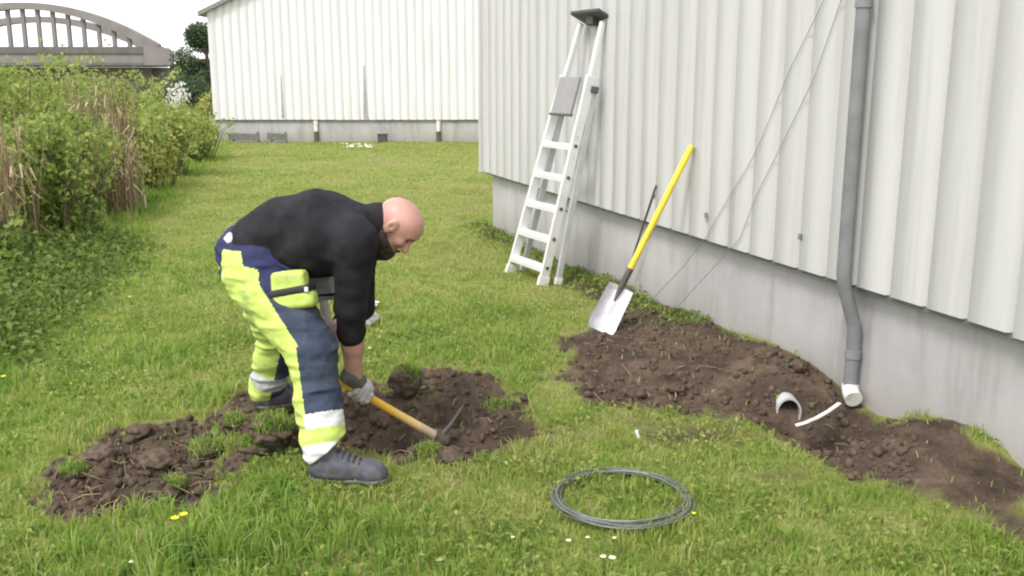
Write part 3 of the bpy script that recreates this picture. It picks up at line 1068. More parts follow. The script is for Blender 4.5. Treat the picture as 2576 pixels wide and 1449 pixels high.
# ------------------------------------------------------------------ grass
def tussock(x, y, sp, seed):
    """nearest centre of a jittered grid: offset from it, distance and a random number per tussock"""
    best = np.full(x.shape, 9.0); ang = np.zeros(x.shape); rid = np.zeros(x.shape)
    ix, iy = np.floor(x / sp), np.floor(y / sp)
    o0 = np.zeros(x.shape)
    for a in (-1, 0, 1):
        for b in (-1, 0, 1):
            cx = (ix + a + _hash(ix + a, iy + b, o0, seed)) * sp
            cy = (iy + b + _hash(ix + a, iy + b, o0, seed + 1)) * sp
            d = np.hypot(x - cx, y - cy)
            k = d < best
            best = np.where(k, d, best); ang = np.where(k, np.arctan2(y - cy, x - cx), ang)
            rid = np.where(k, _hash(ix + a, iy + b, o0, seed + 2), rid)
    return best / sp, ang, rid


def blades(P, h, w, tone, rng, lean=.45, la=None):
    n = len(P)
    a = rng.uniform(0, 2 * math.pi, n)
    if la is None:
        la = rng.uniform(0, 2 * math.pi, n)
    ln = np.abs(rng.normal(0, lean, n)) + .12
    side = np.stack([np.cos(a), np.sin(a), np.zeros(n)], 1) * (w * .5)[:, None]
    ld = np.stack([np.cos(la), np.sin(la), np.zeros(n)], 1)
    ln = np.minimum(ln, 1.3)
    up = np.array([0, 0, 1.0])
    mid = P + up * (h * .58)[:, None] + ld * (h * ln * .28)[:, None]
    tip = P + up * (h * (1 - .35 * ln))[:, None] + ld * (h * ln * .95)[:, None]
    V = np.stack([P - side, P + side, mid + side * .8, mid - side * .8, tip], 1).reshape(-1, 3)
    b = np.arange(n)[:, None] * 5
    return V, b + np.array([[0, 1, 2, 3]]), b + np.array([[3, 2, 4]]), np.repeat(tone, 5)


HEDGE_EDGE = lambda y: HL0[0] + (HL1[0] - HL0[0]) * (y - HL0[1]) / (HL1[1] - HL0[1])
TUFTS = []
for px, py, r, amp in [(620, 1340, .30, 1.3), (560, 1420, .25, 1.3), (680, 1260, .14, 1.0), (520, 1160, .11, .8), (560, 1010, .22, 1.0), (480, 900, .4, .6), (700, 1090, .10, 1.0), (80, 1010, .3, .5),
                       (720, 1400, .2, 1.0), (300, 1400, .35, .6), (960, 1330, .25, .4), (1580, 1270, .2, .3)]:
    g = gnd(px, py)
    TUFTS.append((g[0], g[1], r, amp))
BV, BQ, BT, BTone = [], [], [], []
off = 0
for (y0, y1, dens, hb, wb) in [(1.7, 3.2, 9500, .050, .0050), (3.2, 4.6, 8500, .046, .0054), (4.6, 6.5, 5000, .042, .0068), (6.5, 9.5, 2600, .036, .0095), (9.5, 14, 1200, .032, .014), (14, 24.2, 480, .03, .024)]:
    hw = .58 * y1 + (2.0 if y1 < 7 else .9)
    n = int(dens * (y1 - y0) * 2 * hw)
    x = RNG.uniform(-hw, hw, n); y = RNG.uniform(y0, y1, n)
    k = np.abs(x) < .58 * y + (2.0 if y1 < 7 else .9)
    k &= ((x - G0[0]) * WN[0] + (y - G0[1]) * WN[1] > .02) | ((x - G0[0]) * WD[0] + (y - G0[1]) * WD[1] < -.02)
    k &= x > HEDGE_EDGE(y) - 2.6
    x, y = x[k], y[k]
    m = soil_mask(x, y) if y0 < 10 else np.zeros(len(x))
    cl = fbm2(x * 6, y * 6, 3, 51)
    big = fbm2(x * .8, y * .8, 4, 61)
    patch = fbm2(x * 2.2 + 40, y * 2.2, 4, 66)
    k = RNG.uniform(0, 1, len(x)) > np.clip(m * 1.9 - .05, 0, .985)
    # thin worn turf in front of the heap and thin patches elsewhere
    worn = worn_at(x, y)
    k &= RNG.uniform(0, 1, len(x)) > np.clip(worn * .72 + np.maximum(0, .42 - cl) * 1.6, 0, .9)
    x, y, m, cl, big, patch, worn = [q[k] for q in (x, y, m, cl, big, patch, worn)]
    h = hb * RNG.uniform(.45, 1.25, len(x)) * (.55 + cl * 1.0)
    tuft = np.zeros(len(x))
    for tx_, ty_, r, amp in TUFTS:
        tuft = np.maximum(tuft, amp * np.exp(-((x - tx_) ** 2 + (y - ty_) ** 2) / (r * r)))
    h *= 1 + 1.1 * tuft
    edge = np.clip(1 - (x - HEDGE_EDGE(y)) / .55, 0, 1)
    h *= 1 + 3.2 * edge * RNG.uniform(.3, 1, len(x))
    h *= 1 - .45 * np.clip(worn, 0, 1)
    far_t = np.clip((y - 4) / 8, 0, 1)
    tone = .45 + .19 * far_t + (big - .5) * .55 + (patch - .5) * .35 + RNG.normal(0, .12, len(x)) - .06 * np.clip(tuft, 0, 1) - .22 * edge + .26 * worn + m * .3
    straw = RNG.uniform(0, 1, len(x)) < .035 + .12 * worn
    tone = np.where(straw, RNG.uniform(.85, 1, len(x)), np.clip(tone, 0, .86))
    td, ta, tr = tussock(x, y, .085 if y1 < 7 else .14, 71)
    tone = np.where(straw, tone, np.clip(tone + (tr - .5) * .34, 0, .88))
    h *= (1.28 - .75 * td) * (.75 + .5 * tr)
    z = ground_z(x, y) - .004
    w = wb * RNG.uniform(.7, 1.3, len(x)) * (1 + .25 * tuft)
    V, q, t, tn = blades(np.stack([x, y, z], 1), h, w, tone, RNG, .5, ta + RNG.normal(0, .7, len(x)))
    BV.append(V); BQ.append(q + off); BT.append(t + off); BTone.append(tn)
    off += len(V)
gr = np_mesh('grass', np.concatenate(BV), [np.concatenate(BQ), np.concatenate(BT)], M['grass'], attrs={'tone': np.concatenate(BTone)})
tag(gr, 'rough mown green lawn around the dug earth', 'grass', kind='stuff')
del BV, BQ, BT, BTone

# broad-leaved weeds in the turf and the ground cover at the hedge foot
wx, wy, ws, wt, wh = [], [], [], [], []
n = 60000
x = RNG.uniform(-3.2, 3.2, n); y = 1.8 + 4.9 * RNG.uniform(0, 1, n) ** 1.3
k = (fbm2(x * 4, y * 4, 3, 81) + RNG.normal(0, .06, n) > .52) & (np.abs(x) < .58 * y + .6) & (((x - G0[0]) * WN[0] + (y - G0[1]) * WN[1]) > .03)
x, y = x[k], y[k]
k = soil_mask(x, y) < RNG.uniform(0, .5, len(x))
x, y = x[k], y[k]
P = np.stack([x, y, ground_z(x, y) + RNG.uniform(.008, .046, len(x))], 1)
V1, F1, T1 = leaf_quads(P, .025, RNG, np.clip(RNG.normal(.55, .2, len(x)), 0, 1), up=1.4)
n = 7000
y = RNG.uniform(5.2, 9.2, n); x = HEDGE_EDGE(y) + RNG.uniform(-.7, .75, n) * RNG.uniform(.3, 1, n)
hz = np.clip(.24 - .22 * (x - HEDGE_EDGE(y)) / .6, .03, .45)
P = np.stack([x, y, ground_z(x, y) + hz * RNG.uniform(.2, 1.1, n)], 1)
V2, F2, T2 = leaf_quads(P, .055, RNG, np.clip(RNG.normal(.33, .15, n), 0, 1), up=.9)
wo = np_mesh('ground_cover', np.concatenate([V1, V2]), [np.concatenate([F1, F2 + len(V1)])], M['leaf'], attrs={'tone': np.concatenate([T1, T2])})
tag(wo, 'low broad leaved weeds in the lawn and along the hedge foot', 'weeds', kind='stuff')

# leafy weeds along the near wall's foot, behind the ladder
n = 3600
s = RNG.uniform(-.3, 4.6, n); o_ = np.abs(RNG.normal(0, .16, n)) + .015
P = G0[None, :] + WD[None, :] * s[:, None] + WN[None, :] * o_[:, None]
hh = .11 * np.clip(fbm2(s * 2.2, o_ * 2, 3, 91) * 2.0 - .35, .05, 1.1) * np.clip(1 - o_ / .5, 0.1, 1)
P[:, 2] = ground_z(P[:, 0], P[:, 1]) + hh * RNG.uniform(.1, 1, n)
V1, F1, T1 = leaf_quads(P, .034, RNG, np.clip(RNG.normal(.42, .25, n), 0, 1), up=.8)
wo = np_mesh('wall_weeds', V1, [F1], M['leaf'], attrs={'tone': T1})
tag(wo, 'leafy weeds growing along the plinth behind the ladder', 'weeds', kind='stuff')

# fallen dry stalks on the dug earth
V, F, T = [], [], []
for i in range(230):
    if i < 120:
        g = gnd(RNG.uniform(130, 620), RNG.uniform(1130, 1290))
    elif i < 160:
        g = gnd(RNG.uniform(1000, 1350), RNG.uniform(1040, 1190))
    else:
        g = gnd(RNG.uniform(1450, 2150), RNG.uniform(900, 1120))
    if ((g - G0) @ WN) < .05:
        continue
    a = RNG.uniform(0, 3.14); L = RNG.uniform(.03, .13)
    d = np.array([math.cos(a), math.sin(a), RNG.normal(0, .35)]) * L
    z = gz1(g[0], g[1]) + .012
    p = np.array([g[0], g[1], z])
    mb = MB(); mb.tube([p - d / 2, p + [0, 0, RNG.uniform(0, .02)], p + d / 2], RNG.uniform(.0009, .002), 4)
    o = len(V); V += mb.V; F += [tuple(q + o for q in f) for f in mb.F if len(f) == 4]; T += [RNG.uniform(.1, .8)] * len(mb.V)
st = np_mesh('dry_stalks', V, [np.array(F)], M['cane'], attrs={'tone': T})
tag(st, 'torn dry grass stalks strewn over the dug earth', 'straw', kind='stuff')


# soil crumbs and clods
def ico(sub=1):
    import bmesh
    b = bmesh.new()
    bmesh.ops.create_icosphere(b, subdivisions=sub, radius=1)
    V = np.array([v.co[:] for v in b.verts]); F = np.array([[v.index for v in f.verts] for f in b.faces])
    b.free()
    return V, F


IV, IF = ico(1)
V, F = [], []
cnt = 0
while cnt < 4200:
    if RNG.uniform() < .55:
        g = gnd(RNG.uniform(110, 1380), RNG.uniform(930, 1310))
    else:
        g = gnd(RNG.uniform(1380, 2300), RNG.uniform(740, 1230))
    if ((g - G0) @ WN) < .03 or soil_mask(g[:1], g[1:2])[0] < RNG.uniform(.15, .8):
        cnt += .2
        continue
    r = .005 + .02 * RNG.uniform(0, 1) ** 4
    s = r * RNG.uniform(.6, 1.3, 3)
    v = IV * (1 + RNG.normal(0, .16, (len(IV), 1))) * s
    V.append(v + [g[0], g[1], gz1(g[0], g[1]) + r * .3])
    F.append(IF + len(IV) * (len(V) - 1))
    cnt += 1
so = np_mesh('soil_crumbs', np.concatenate(V), [np.concatenate(F)], M['clod'], smooth=True)
tag(so, 'crumbs of brown earth scattered over the dug ground', 'soil', kind='stuff')

I3V, I3F = ico(4)


def clod(px, py, r, sq, lab, turf=0.0, group='clods of dug earth', cat='clod', sink=.25):
    g = gnd(px, py)
    z = gz1(g[0], g[1])
    g = gnd(px, py, z)
    seed = int(px + py)
    f = 1 + (vn3(I3V[:, 0] * 1.7, I3V[:, 1] * 1.7, I3V[:, 2] * 1.7, seed) - .5) * .7 + (vn3(I3V[:, 0] * 5, I3V[:, 1] * 5, I3V[:, 2] * 5, seed + 1) - .5) * .35 + (vn3(I3V[:, 0] * 13, I3V[:, 1] * 13, I3V[:, 2] * 13, seed + 2) - .5) * .16
    v = I3V * f[:, None] * np.array([r, r * .85, r * sq])
    c = np.array([g[0], g[1], z + r * sq * (1 - sink)])
    root = empty('earth_clod' if not turf else 'turf_clod', (g[0], g[1], z), lab, cat, group)
    np_mesh('earth', v + c, [I3F], M['clod'], root, smooth=True)
    if turf:
        n = int(650 * turf)
        d = rand_dirs(n, RNG, .5)
        d = d[(d[:, 2] > .1)]
        P = c + d * np.array([r, r * .85, r * sq]) * .98
        V, q, t, tn = blades(P, RNG.uniform(.012, .055, len(P)) * (.5 + vn3(d[:, 0] * 3, d[:, 1] * 3, d[:, 2] * 3, 8)), RNG.uniform(.003, .006, len(P)), np.clip(RNG.normal(.42, .25, len(P)), 0, 1), RNG, 1.0)
        np_mesh('turf', V, [q, t], M['grass'], root, attrs={'tone': tn})
    return root


clod(1022, 985, .085, .85, 'dark rounded turf clod at the back edge of the pit beside the glove', 1.0, group=None)
clod(1250, 1045, .075, .5, 'low grassy clod inside the pit, right of the mattock head', .5, group=None)
clod(690, 1105, .095, .6, 'tufted clod of turf behind the near boot', 1.2, group=None)
clod(1320, 1075, .055, .6, 'dark earth clod at the right tip of the pit')
clod(1135, 1165, .06, .6, 'earth clod on the near lip of the pit, below the mattock head')
clod(250, 1165, .08, .55, 'earth clod at the left end of the dug strip')
clod(400, 1175, .085, .5, 'broad earth clod in the middle of the left dug strip')
clod(350, 1100, .06, .6, 'small earth clod at the back of the left dug strip')
clod(1925, 905, .07, .6, 'earth clod on the heap, highest against the plinth')
clod(2005, 935, .06, .6, 'earth clod on the heap near the downpipe')
clod(1700, 985, .045, .5, 'flat earth clod at the front of the heap')
clod(1600, 1000, .05, .5, 'earth clod at the front left foot of the heap')


for px_, py_, r_, lab_ in [(520, 1150, .075, 'tufted scrap of turf in the dug strip, left of the near leg'), (590, 1075, .05, 'small scrap of turf at the back of the dug strip'),
                          (640, 1135, .06, 'scrap of turf on the near edge of the dug strip'), (185, 1200, .05, 'scrap of dry turf at the far left end of the dug strip'),
                          (1075, 1150, .045, 'scrap of turf on the near lip of the pit in front of the mattock'), (440, 1235, .045, 'scrap of turf on the near left edge of the dug strip')]:
    clod(px_, py_, r_, .45, lab_, .7, group='scraps of cut turf')


# flowers one can single out
def flower(px, py, h, r, mat, lab, name, group):
    g = gnd(px, py)
    z = gz1(g[0], g[1])
    g = gnd(px, py, z + h)
    root = empty(name, (g[0], g[1], gz1(g[0], g[1])), lab, 'flower', group)
    z = gz1(g[0], g[1])
    MB().tube([(g[0], g[1], z - .01), (g[0] + .004, g[1], z + h * .6), (g[0], g[1], z + h)], .0015, 5).build('stem', M['stem'], root)
    mb = MB()
    n = 7
    for i in range(n):
        a = 2 * math.pi * i / n
        d = np.array([math.cos(a), math.sin(a), .35]); s = np.array([-math.sin(a), math.cos(a), 0])
        c = np.array([g[0], g[1], z + h])
        mb.add([c, c + d * r * .6 - s * r * .38, c + d * r * 1.05, c + d * r * .6 + s * r * .38], [(0, 1, 2, 3)])
    mb.build('petals', mat, root)
    MB().tube([(g[0], g[1], z + h - .001), (g[0], g[1], z + h + .004)], r * .33, 8).build('flower_centre', M['petal_y'], root)


flower(440, 1308, .07, .016, M['petal_y'], 'yellow buttercup, left one of the pair below the dug strip', 'buttercup', 'yellow buttercups')
flower(462, 1300, .075, .016, M['petal_y'], 'yellow buttercup, right one of the pair below the dug strip', 'buttercup', 'yellow buttercups')
flower(1745, 1298, .06, .009, M['petal_y'], 'tiny yellow buttercup by the right side of the wire coil', 'buttercup', 'yellow buttercups')
flower(8, 945, .07, .014, M['petal_y'], 'yellow buttercup at the left picture edge', 'buttercup', 'yellow buttercups')
for px, py, r, lab in [(1517, 1398, .011, 'white daisy, left one of the pair below the wire coil'), (1540, 1402, .013, 'white daisy, right one of the pair below the wire coil'),
                       (1430, 1360, .010, 'white daisy left below the wire coil'), (1478, 1352, .008, 'small white daisy just under the near rim of the coil'), (1545, 1355, .008, 'small white daisy under the middle of the coil'),
                       (930, 875, .012, 'white daisy on the lawn behind the forearm'), (325, 740, .012, 'white daisy in the lawn left of the worker'), (75, 800, .014, 'white daisy near the foot of the hedge'),
                       (1290, 1352, .007, 'tiny white daisy left of the coil'), (330, 1420, .007, 'tiny white daisy at the lower left')]:
    flower(px, py, .05, r, M['petal_w'], lab, 'daisy', 'white daisies in the lawn')
V, F = [], []
for i in range(46):
    p = gnd(RNG.uniform(862, 937), RNG.uniform(366, 376))
    V.append(IV * np.array([.02, .02, .014]) + [p[0], p[1], .05]); F.append(IF + len(IV) * i)
df = np_mesh('daisy_patch', np.concatenate(V), [np.concatenate(F)], M['petal_w'])
tag(df, 'patch of white flowers on the lawn before the far hall', 'flowers', kind='stuff')

# ------------------------------------------------------------------ ladder
fl, fr = gnd(1283, 692), gnd(1364, 724)
fl[2] = gz1(fl[0], fl[1]); fr[2] = gz1(fr[0], fr[1])
mid = (fl + fr) / 2
lad = empty('platform_ladder', mid, 'white aluminium platform stepladder folded and leaning on the ribbed wall', 'ladder')
wdir = (fr - fl) / np.linalg.norm(fr - fl)
tow = -WN
dist = -((mid - G0) @ (-WN)) * 1.0
dist = abs((mid - G0) @ WN) - CLAD_OUT
top = mid + tow * (dist - .035) + WD * .16
topz = at(1500, 38, top[1])[2]
top = np.array([top[0], top[1], topz])
LU = (top - mid); LL = np.linalg.norm(LU); LU /= LL
LNn = np.cross(wdir, LU)                      # away from the wall or towards it
if LNn @ WN < 0:
    LNn = -LNn
wb_, wt_ = np.linalg.norm(fr - fl), .34


def lp(f, side, outw=0.0):
    """point on the ladder: f along, side -1..1, outw away from the wall"""
    w = wb_ + (wt_ - wb_) * f
    return mid + LU * (LL * f) + wdir * (w / 2 * side) + LNn * outw


for sgn in (-1, 1):
    MB().bar(lp(.012, sgn), lp(.78, sgn), .026, .075, up=LNn).build('side_rail', M['alu'], lad, bevel=.004)
    MB().bar(lp(.755, sgn * .96, -.004), lp(.975, sgn * .9, -.004), .034, .045, up=LNn).build('handrail', M['alu'], lad, bevel=.01)
    MB().bar(lp(0, sgn, 0), lp(.035, sgn, 0), .036, .09, up=LNn).build('rubber_foot', M['white_pvc'], lad, bevel=.005)
    w0 = lp(.004, sgn * 1.06, -.13); w1 = lp(.74, sgn * 1.0, -.055)
    w0[2] = gz1(w0[0], w0[1]) + .01
    MB().bar(w0, w1, .024, .05, up=LNn).build('rear_leg', M['alu_grey'], lad, bevel=.004)
    MB().bar(w0 + [0, 0, -.01], w0 + (w1 - w0) * .03, .032, .06, up=LNn).build('rubber_foot', M['white_pvc'], lad, bevel=.004)
for k, f in enumerate((.068, .178, .292, .408, .525)):
    a, b = lp(f, -1, .0), lp(f, 1, .0)
    hor = -np.array([WN[0], WN[1], 0]); hor = hor - wdir * (hor @ wdir); hor /= np.linalg.norm(hor)
    up_ = np.cross(wdir, hor); up_ = up_ if up_[2] > 0 else -up_
    tread = (a + b) / 2
    st_ = MB().obox(tread, (b - a) / 2 * .97, hor * .042, up_ * .011).build('step', M['alu'], lad, bevel=.004)
    MB().obox(tread - hor * .041 - up_ * .012, (b - a) / 2 * .97, hor * .005, up_ * .017).build('step_lip', M['alu'], st_)
for k, f in enumerate((.068, .178, .292, .408, .525)):
    for sgn in (-1, 1):
        c_ = lp(f, sgn, 0) + wdir * sgn * .016
        MB().obox(c_ - LU * .0, LU * .012, LNn * .012, wdir * .004).build('rivet_plate', M['dark_plastic'], lad)
pl = MB().obox(lp(.70, -.12, .045), LU * (LL * .072), wdir * .150, LNn * .012).build('platform', M['grey_plastic'], lad, bevel=.008)
MB().bar(lp(.632, -.9, .05), lp(.632, .7, .05), .02, .02, up=LNn).build('platform_edge', M['dark_plastic'], pl, bevel=.004)
for sgn in (-1, 1):
    MB().bar(lp(.735, sgn * 1.02, -.02), lp(.735, sgn * 1.12, -.075), .05, .05, up=LU).build('hinge', M['dark_plastic'], lad, bevel=.008)
# slanted tray at the top, flat against the wall
mb = MB()
tc_ = lp(.985, 0, .0)
hor = -np.array([WN[0], WN[1], 0.0])
mb.obox(tc_ + [0, 0, .02], wdir * .205, (LNn * .075 + np.array([0, 0, .02])), np.array([0, 0, .014]))
mb.obox(tc_ + [0, 0, -.01] - wdir * .0, wdir * .05, LNn * .03, np.array([0, 0, .035]))
mb.build('top_tray', M['dark_plastic'], lad, bevel=.008)
MB().bar(lp(.29, -1.0, -.09), lp(.29, 1.0, -.09), .02, .03, up=LU).build('rear_brace', M['alu_grey'], lad)

# ------------------------------------------------------------------ shovel leaning on the wall
tip = gnd(1508, 832, .03)
tip[2] = gz1(tip[0], tip[1]) + .005
tip = gnd(1508, 832, tip[2])
htop = wallhit(1740, 367, CLAD_OUT + .022)
sh = empty('shovel', tip, 'shovel with bright yellow shaft and pale steel blade leaning on the wall', 'shovel')
ax = (htop - tip); SL = np.linalg.norm(ax); ax /= SL
sd_ = np.cross(ax, ray(1508, 832)); sd_ /= np.linalg.norm(sd_)
sn = np.cross(sd_, ax)
if sn @ ray(1508, 832) > 0:
    sn = -sn                                   # towards the camera
# the blade: a dished sheet
bl_len, bw = .31, .092
nu, nv = 15, 15
V, F = [], []
for side in (0, 1):
    for i in range(nu):
        u = i / (nu - 1)
        w = bw * (1 - .10 * u) * (1.0 if u > .16 else math.sqrt(max(0.0, 1 - ((.16 - u) / .16) ** 2 * .42)))
        for j in range(nv):
            v = -1 + 2 * j / (nv - 1)
            dish = .022 * v * v + .012 * math.exp(-((v / .16) ** 2)) * max(0, u - .15) - .03 * (1 - u) * (1 - u) * 0
            curve = .02 * (1 - u) ** 2
            V.append(tip + ax * (u * bl_len) + sd_ * (v * w) + sn * (dish + curve - side * .004))
for side in (0, 1):
    o = side * nu * nv
    for i in range(nu - 1):
        for j in range(nv - 1):
            q = (o + i * nv + j, o + i * nv + j + 1, o + (i + 1) * nv + j + 1, o + (i + 1) * nv + j)
            F.append(q if side == 0 else q[::-1])
np_mesh('blade', V, [np.array(F)], M['steel'], sh, smooth=True)
sock0, sock1 = tip + ax * (bl_len - .10) + sn * .006, tip + ax * (bl_len + .13) + sn * .01
MB().tube([sock0, tip + ax * bl_len + sn * .01, sock1], [.006, .021, .022], 14).build('socket', M['rust'], sh, smooth=True)
MB().tube([sock1 - ax * .03, htop - ax * .01, htop], [.0205, .0205, .017], 16).build('shaft', M['yellow'], sh, smooth=True)
# iron bar
b0 = gnd(1560, 726, .04); b0[2] = gz1(b0[0], b0[1]) - .03
b1 = wallhit(1651, 465, CLAD_OUT + .008)
ib = MB().tube([b0, b0 + (b1 - b0) * .95, b1], [.0075, .0075, .004], 8).build('iron_bar', M['rust'], None, smooth=True)
tag(ib, 'thin dark iron bar leaning on the wall left of the yellow shovel', 'bar')

# wires slanting over the wall
def wire(pts, lab, end_z):
    P = [wallhit(x, y, CLAD_OUT + .012) for x, y in pts]
    d = P[0] - P[1]
    k = (H_HALL - P[0][2]) / d[2]
    P = [P[0] + d * k] + P
    a, b = P[-2], P[-1]
    e = b + (b - a) * ((b[2] - end_z) / max(1e-3, (a[2] - b[2])))
    P = P[:-1] + [b, e]
    o = MB().tube(P, .0019, 6).build('slack_wire', M['wire_dark'], None, smooth=True)
    return tag(o, lab, 'wire', 'wires slanting down the ribbed wall')


wire([(2052, 43), (1988, 173), (1917, 346), (1894, 397), (1802, 550), (1780, 591), (1718, 672), (1676, 716)], 'thin wire slanting down the wall, the one nearer the shovel', .05)
wire([(2090, 76), (2047, 199), (1973, 351), (1902, 494), (1861, 601), (1749, 723)], 'thin wire slanting down the wall, the one nearer the downpipe', .05)

# ------------------------------------------------------------------ wire coil on the grass
cc = gnd(1562, 1258)
zc = gz1(cc[0], cc[1]) + .024
cc = gnd(1562, 1256, zc)
coil = MB()
pts = []
rc = np.random.default_rng(4)
turns = 12
for tn in range(turns):
    r0 = .247 + rc.uniform(-.026, .026)
    ox, oy = rc.uniform(-.016, .016, 2)
    zz = rc.uniform(0, .022)
    for i in range(48):
        a = 2 * math.pi * i / 48
        # successive turns blend
        pts.append(np.array([cc[0] + ox + math.cos(a) * r0 * 1.04, cc[1] + oy + math.sin(a) * r0, zc + zz + .006 * math.sin(3 * a + tn)]))
P = np.array(pts)
ker = np.ones(9) / 9
sm = np.stack([np.convolve(np.pad(P[:, i], 4, mode='edge'), ker, 'valid') for i in range(3)], 1)
rad_fix = .247 / np.mean(np.linalg.norm((sm - [cc[0], cc[1], 0])[:, :2], axis=1))
sm[:, :2] = cc[:2] + (sm[:, :2] - cc[:2]) * rad_fix
coil.tube(list(sm), .0027, 6)
co = coil.build('wire_coil', M['wire'], None, smooth=True)
tag(co, 'coil of grey wire lying flat on the grass in the foreground', 'wire coil')

# ------------------------------------------------------------------ drain bits beside the downpipe
rc_ = gnd(1990, 1048, .0)
rd = ray(1984, 1050)
for k_ in range(400):                         # walk down the ray to the dug surface
    t_ = 3.5 + k_ * .006
    rc_ = np.array([0, 0, CAMZ]) + rd * t_
    zr = gz1(rc_[0], rc_[1])
    if rc_[2] < zr:
        break
vd = ray(1990, 1048); vd = np.array([vd[0] - .25, vd[1], 0]); vd /= np.linalg.norm(vd)
sx_ = np.array([vd[1], -vd[0], 0])
mb = MB()
ring = [np.array([rc_[0], rc_[1], zr + .02]) + sx_ * (.062 * math.cos(a)) + np.array([0, 0, .078 * math.sin(a)]) for a in np.linspace(0, 2 * math.pi, 28, endpoint=False)]
V, F = [], []
m_ = len(ring)
cen = np.array([rc_[0], rc_[1], zr + .02])
for lay, (k, dpt) in enumerate(((1.0, 0), (1.0, .09), (.86, .09), (.86, 0))):
    V += [cen + (p - cen) * k + vd * dpt for p in ring]
for lay in range(4):
    for i in range(m_):
        j = (i + 1) % m_
        F.append((lay * m_ + i, lay * m_ + j, ((lay + 1) % 4) * m_ + j, ((lay + 1) % 4) * m_ + i))
rg = MB().add(V, F).build('drain_collar', M['alu_grey'], None, smooth=True)
tag(rg, 'pale pipe collar half sunk in the dug earth by the downpipe', 'pipe collar')
P = [gnd(2112, 1014, .06), gnd(2085, 1034, .05), gnd(2055, 1051, .04), gnd(2025, 1064, .03), gnd(2002, 1070, .02)]
mb = MB()
for i in range(len(P) - 1):
    mb.bar(P[i], P[i + 1] + (P[i + 1] - P[i]) * .03, .022, .008)
ps = mb.build('plastic_strip', M['white_pvc'], None, bevel=.003)
tag(ps, 'white plastic strip sloping from the downpipe foot to the earth', 'strip')
g = gnd(1832, 866)
z = gz1(g[0], g[1]); g = gnd(1832, 866, z)
arc = [np.array([g[0], g[1], z - .005]) + np.array([.045 * math.cos(a), -.01 * math.cos(a), .028 * math.sin(a)]) for a in np.linspace(.1, math.pi - .1, 12)]
hp = MB().tube(arc, .0045, 8).build('cable_loop', M['white_pvc'], None, smooth=True)
tag(hp, 'short loop of white cable poking out of the earth heap', 'cable')
g = gnd(1603, 1118)
wt_ag = MB().obox((g[0], g[1], gz1(g[0], g[1]) + .045), (.006, 0, .004), (0, .005, .002), (-.006, 0, .017)).build('plastic_scrap', M['white_pvc'], None, bevel=.003)
tag(wt_ag, 'small white plastic scrap standing in the grass above the coil', 'scrap')
# white bag and pale stone behind the worker's arm
g = gnd(918, 790)
z = gz1(g[0], g[1])


def lump(c, r, seed, mat, name, lab, cat, amp=.5):
    f = 1 + (vn3(I3V[:, 0] * 2, I3V[:, 1] * 2, I3V[:, 2] * 2, seed) - .5) * amp + (np.abs(vn3(I3V[:, 0] * 5, I3V[:, 1] * 5, I3V[:, 2] * 5, seed + 1) - .5)) * amp * .6
    o = np_mesh(name, I3V * f[:, None] * np.array(r) + np.array(c), [I3F], mat, smooth=True)
    return tag(o, lab, cat)


lump((g[0] - .02, g[1] + .15, z + .05), (.085, .05, .03), 3, M['petal_w'], 'plastic_bag', 'crumpled white bag on the lawn behind the forearm', 'bag', .9)
g2 = gnd(925, 815)
lump((g2[0] - .02, g2[1], gz1(g2[0], g2[1]) + .035), (.085, .07, .055), 9, M['concrete'], 'pale_stone', 'pale grey stone on the lawn just below the white bag', 'stone', .5)


# ------------------------------------------------------------------ signed-distance modelling for the worker
def surf_nets(f, org, h):
    s = f < 0
    c = s[:-1, :-1, :-1].astype(np.int8)
    tot = np.zeros(c.shape, np.int8)
    for a in (0, 1):
        for b in (0, 1):
            for d in (0, 1):
                tot += s[a:a + c.shape[0], b:b + c.shape[1], d:d + c.shape[2]]
    act = (tot > 0) & (tot < 8)
    ci = np.argwhere(act)
    vid = -np.ones(c.shape, np.int64)
    vid[act] = np.arange(len(ci))
    corners = [(a, b, d) for a in (0, 1) for b in (0, 1) for d in (0, 1)]
    val = {k: f[ci[:, 0] + k[0], ci[:, 1] + k[1], ci[:, 2] + k[2]] for k in corners}
    acc = np.zeros((len(ci), 3)); cnt = np.zeros(len(ci))
    for k in corners:
        for axn in range(3):
            if k[axn] == 0:
                k2 = list(k); k2[axn] = 1; k2 = tuple(k2)
                f0, f1 = val[k], val[k2]
                cr = (f0 < 0) != (f1 < 0)
                t = np.where(cr, f0 / np.where(cr, f0 - f1, 1), 0)
                p = np.tile(np.array(k, float), (len(ci), 1)); p[:, axn] += t
                acc[cr] += p[cr]; cnt[cr] += 1
    V = (ci + acc / cnt[:, None]) * h + org
    Q = []
    for axn in range(3):
        b, d = [(1, 2), (2, 0), (0, 1)][axn]
        sl0 = [slice(None)] * 3; sl1 = [slice(None)] * 3
        sl0[axn] = slice(0, -1); sl1[axn] = slice(1, None)
        e0, e1 = s[tuple(sl0)], s[tuple(sl1)]
        ch = np.argwhere(e0 != e1)
        ok = (ch[:, b] > 0) & (ch[:, d] > 0) & (ch[:, b] < f.shape[b] - 1) & (ch[:, d] < f.shape[d] - 1)
        ch = ch[ok]
        flip = e0[ch[:, 0], ch[:, 1], ch[:, 2]]
        def cell(db, dd):
            q = ch.copy(); q[:, b] -= db; q[:, d] -= dd
            return vid[q[:, 0], q[:, 1], q[:, 2]]
        q = np.stack([cell(1, 1), cell(0, 1), cell(0, 0), cell(1, 0)], 1)
        q = np.where(flip[:, None], q, q[:, ::-1])
        Q.append(q)
    return V, np.concatenate(Q)


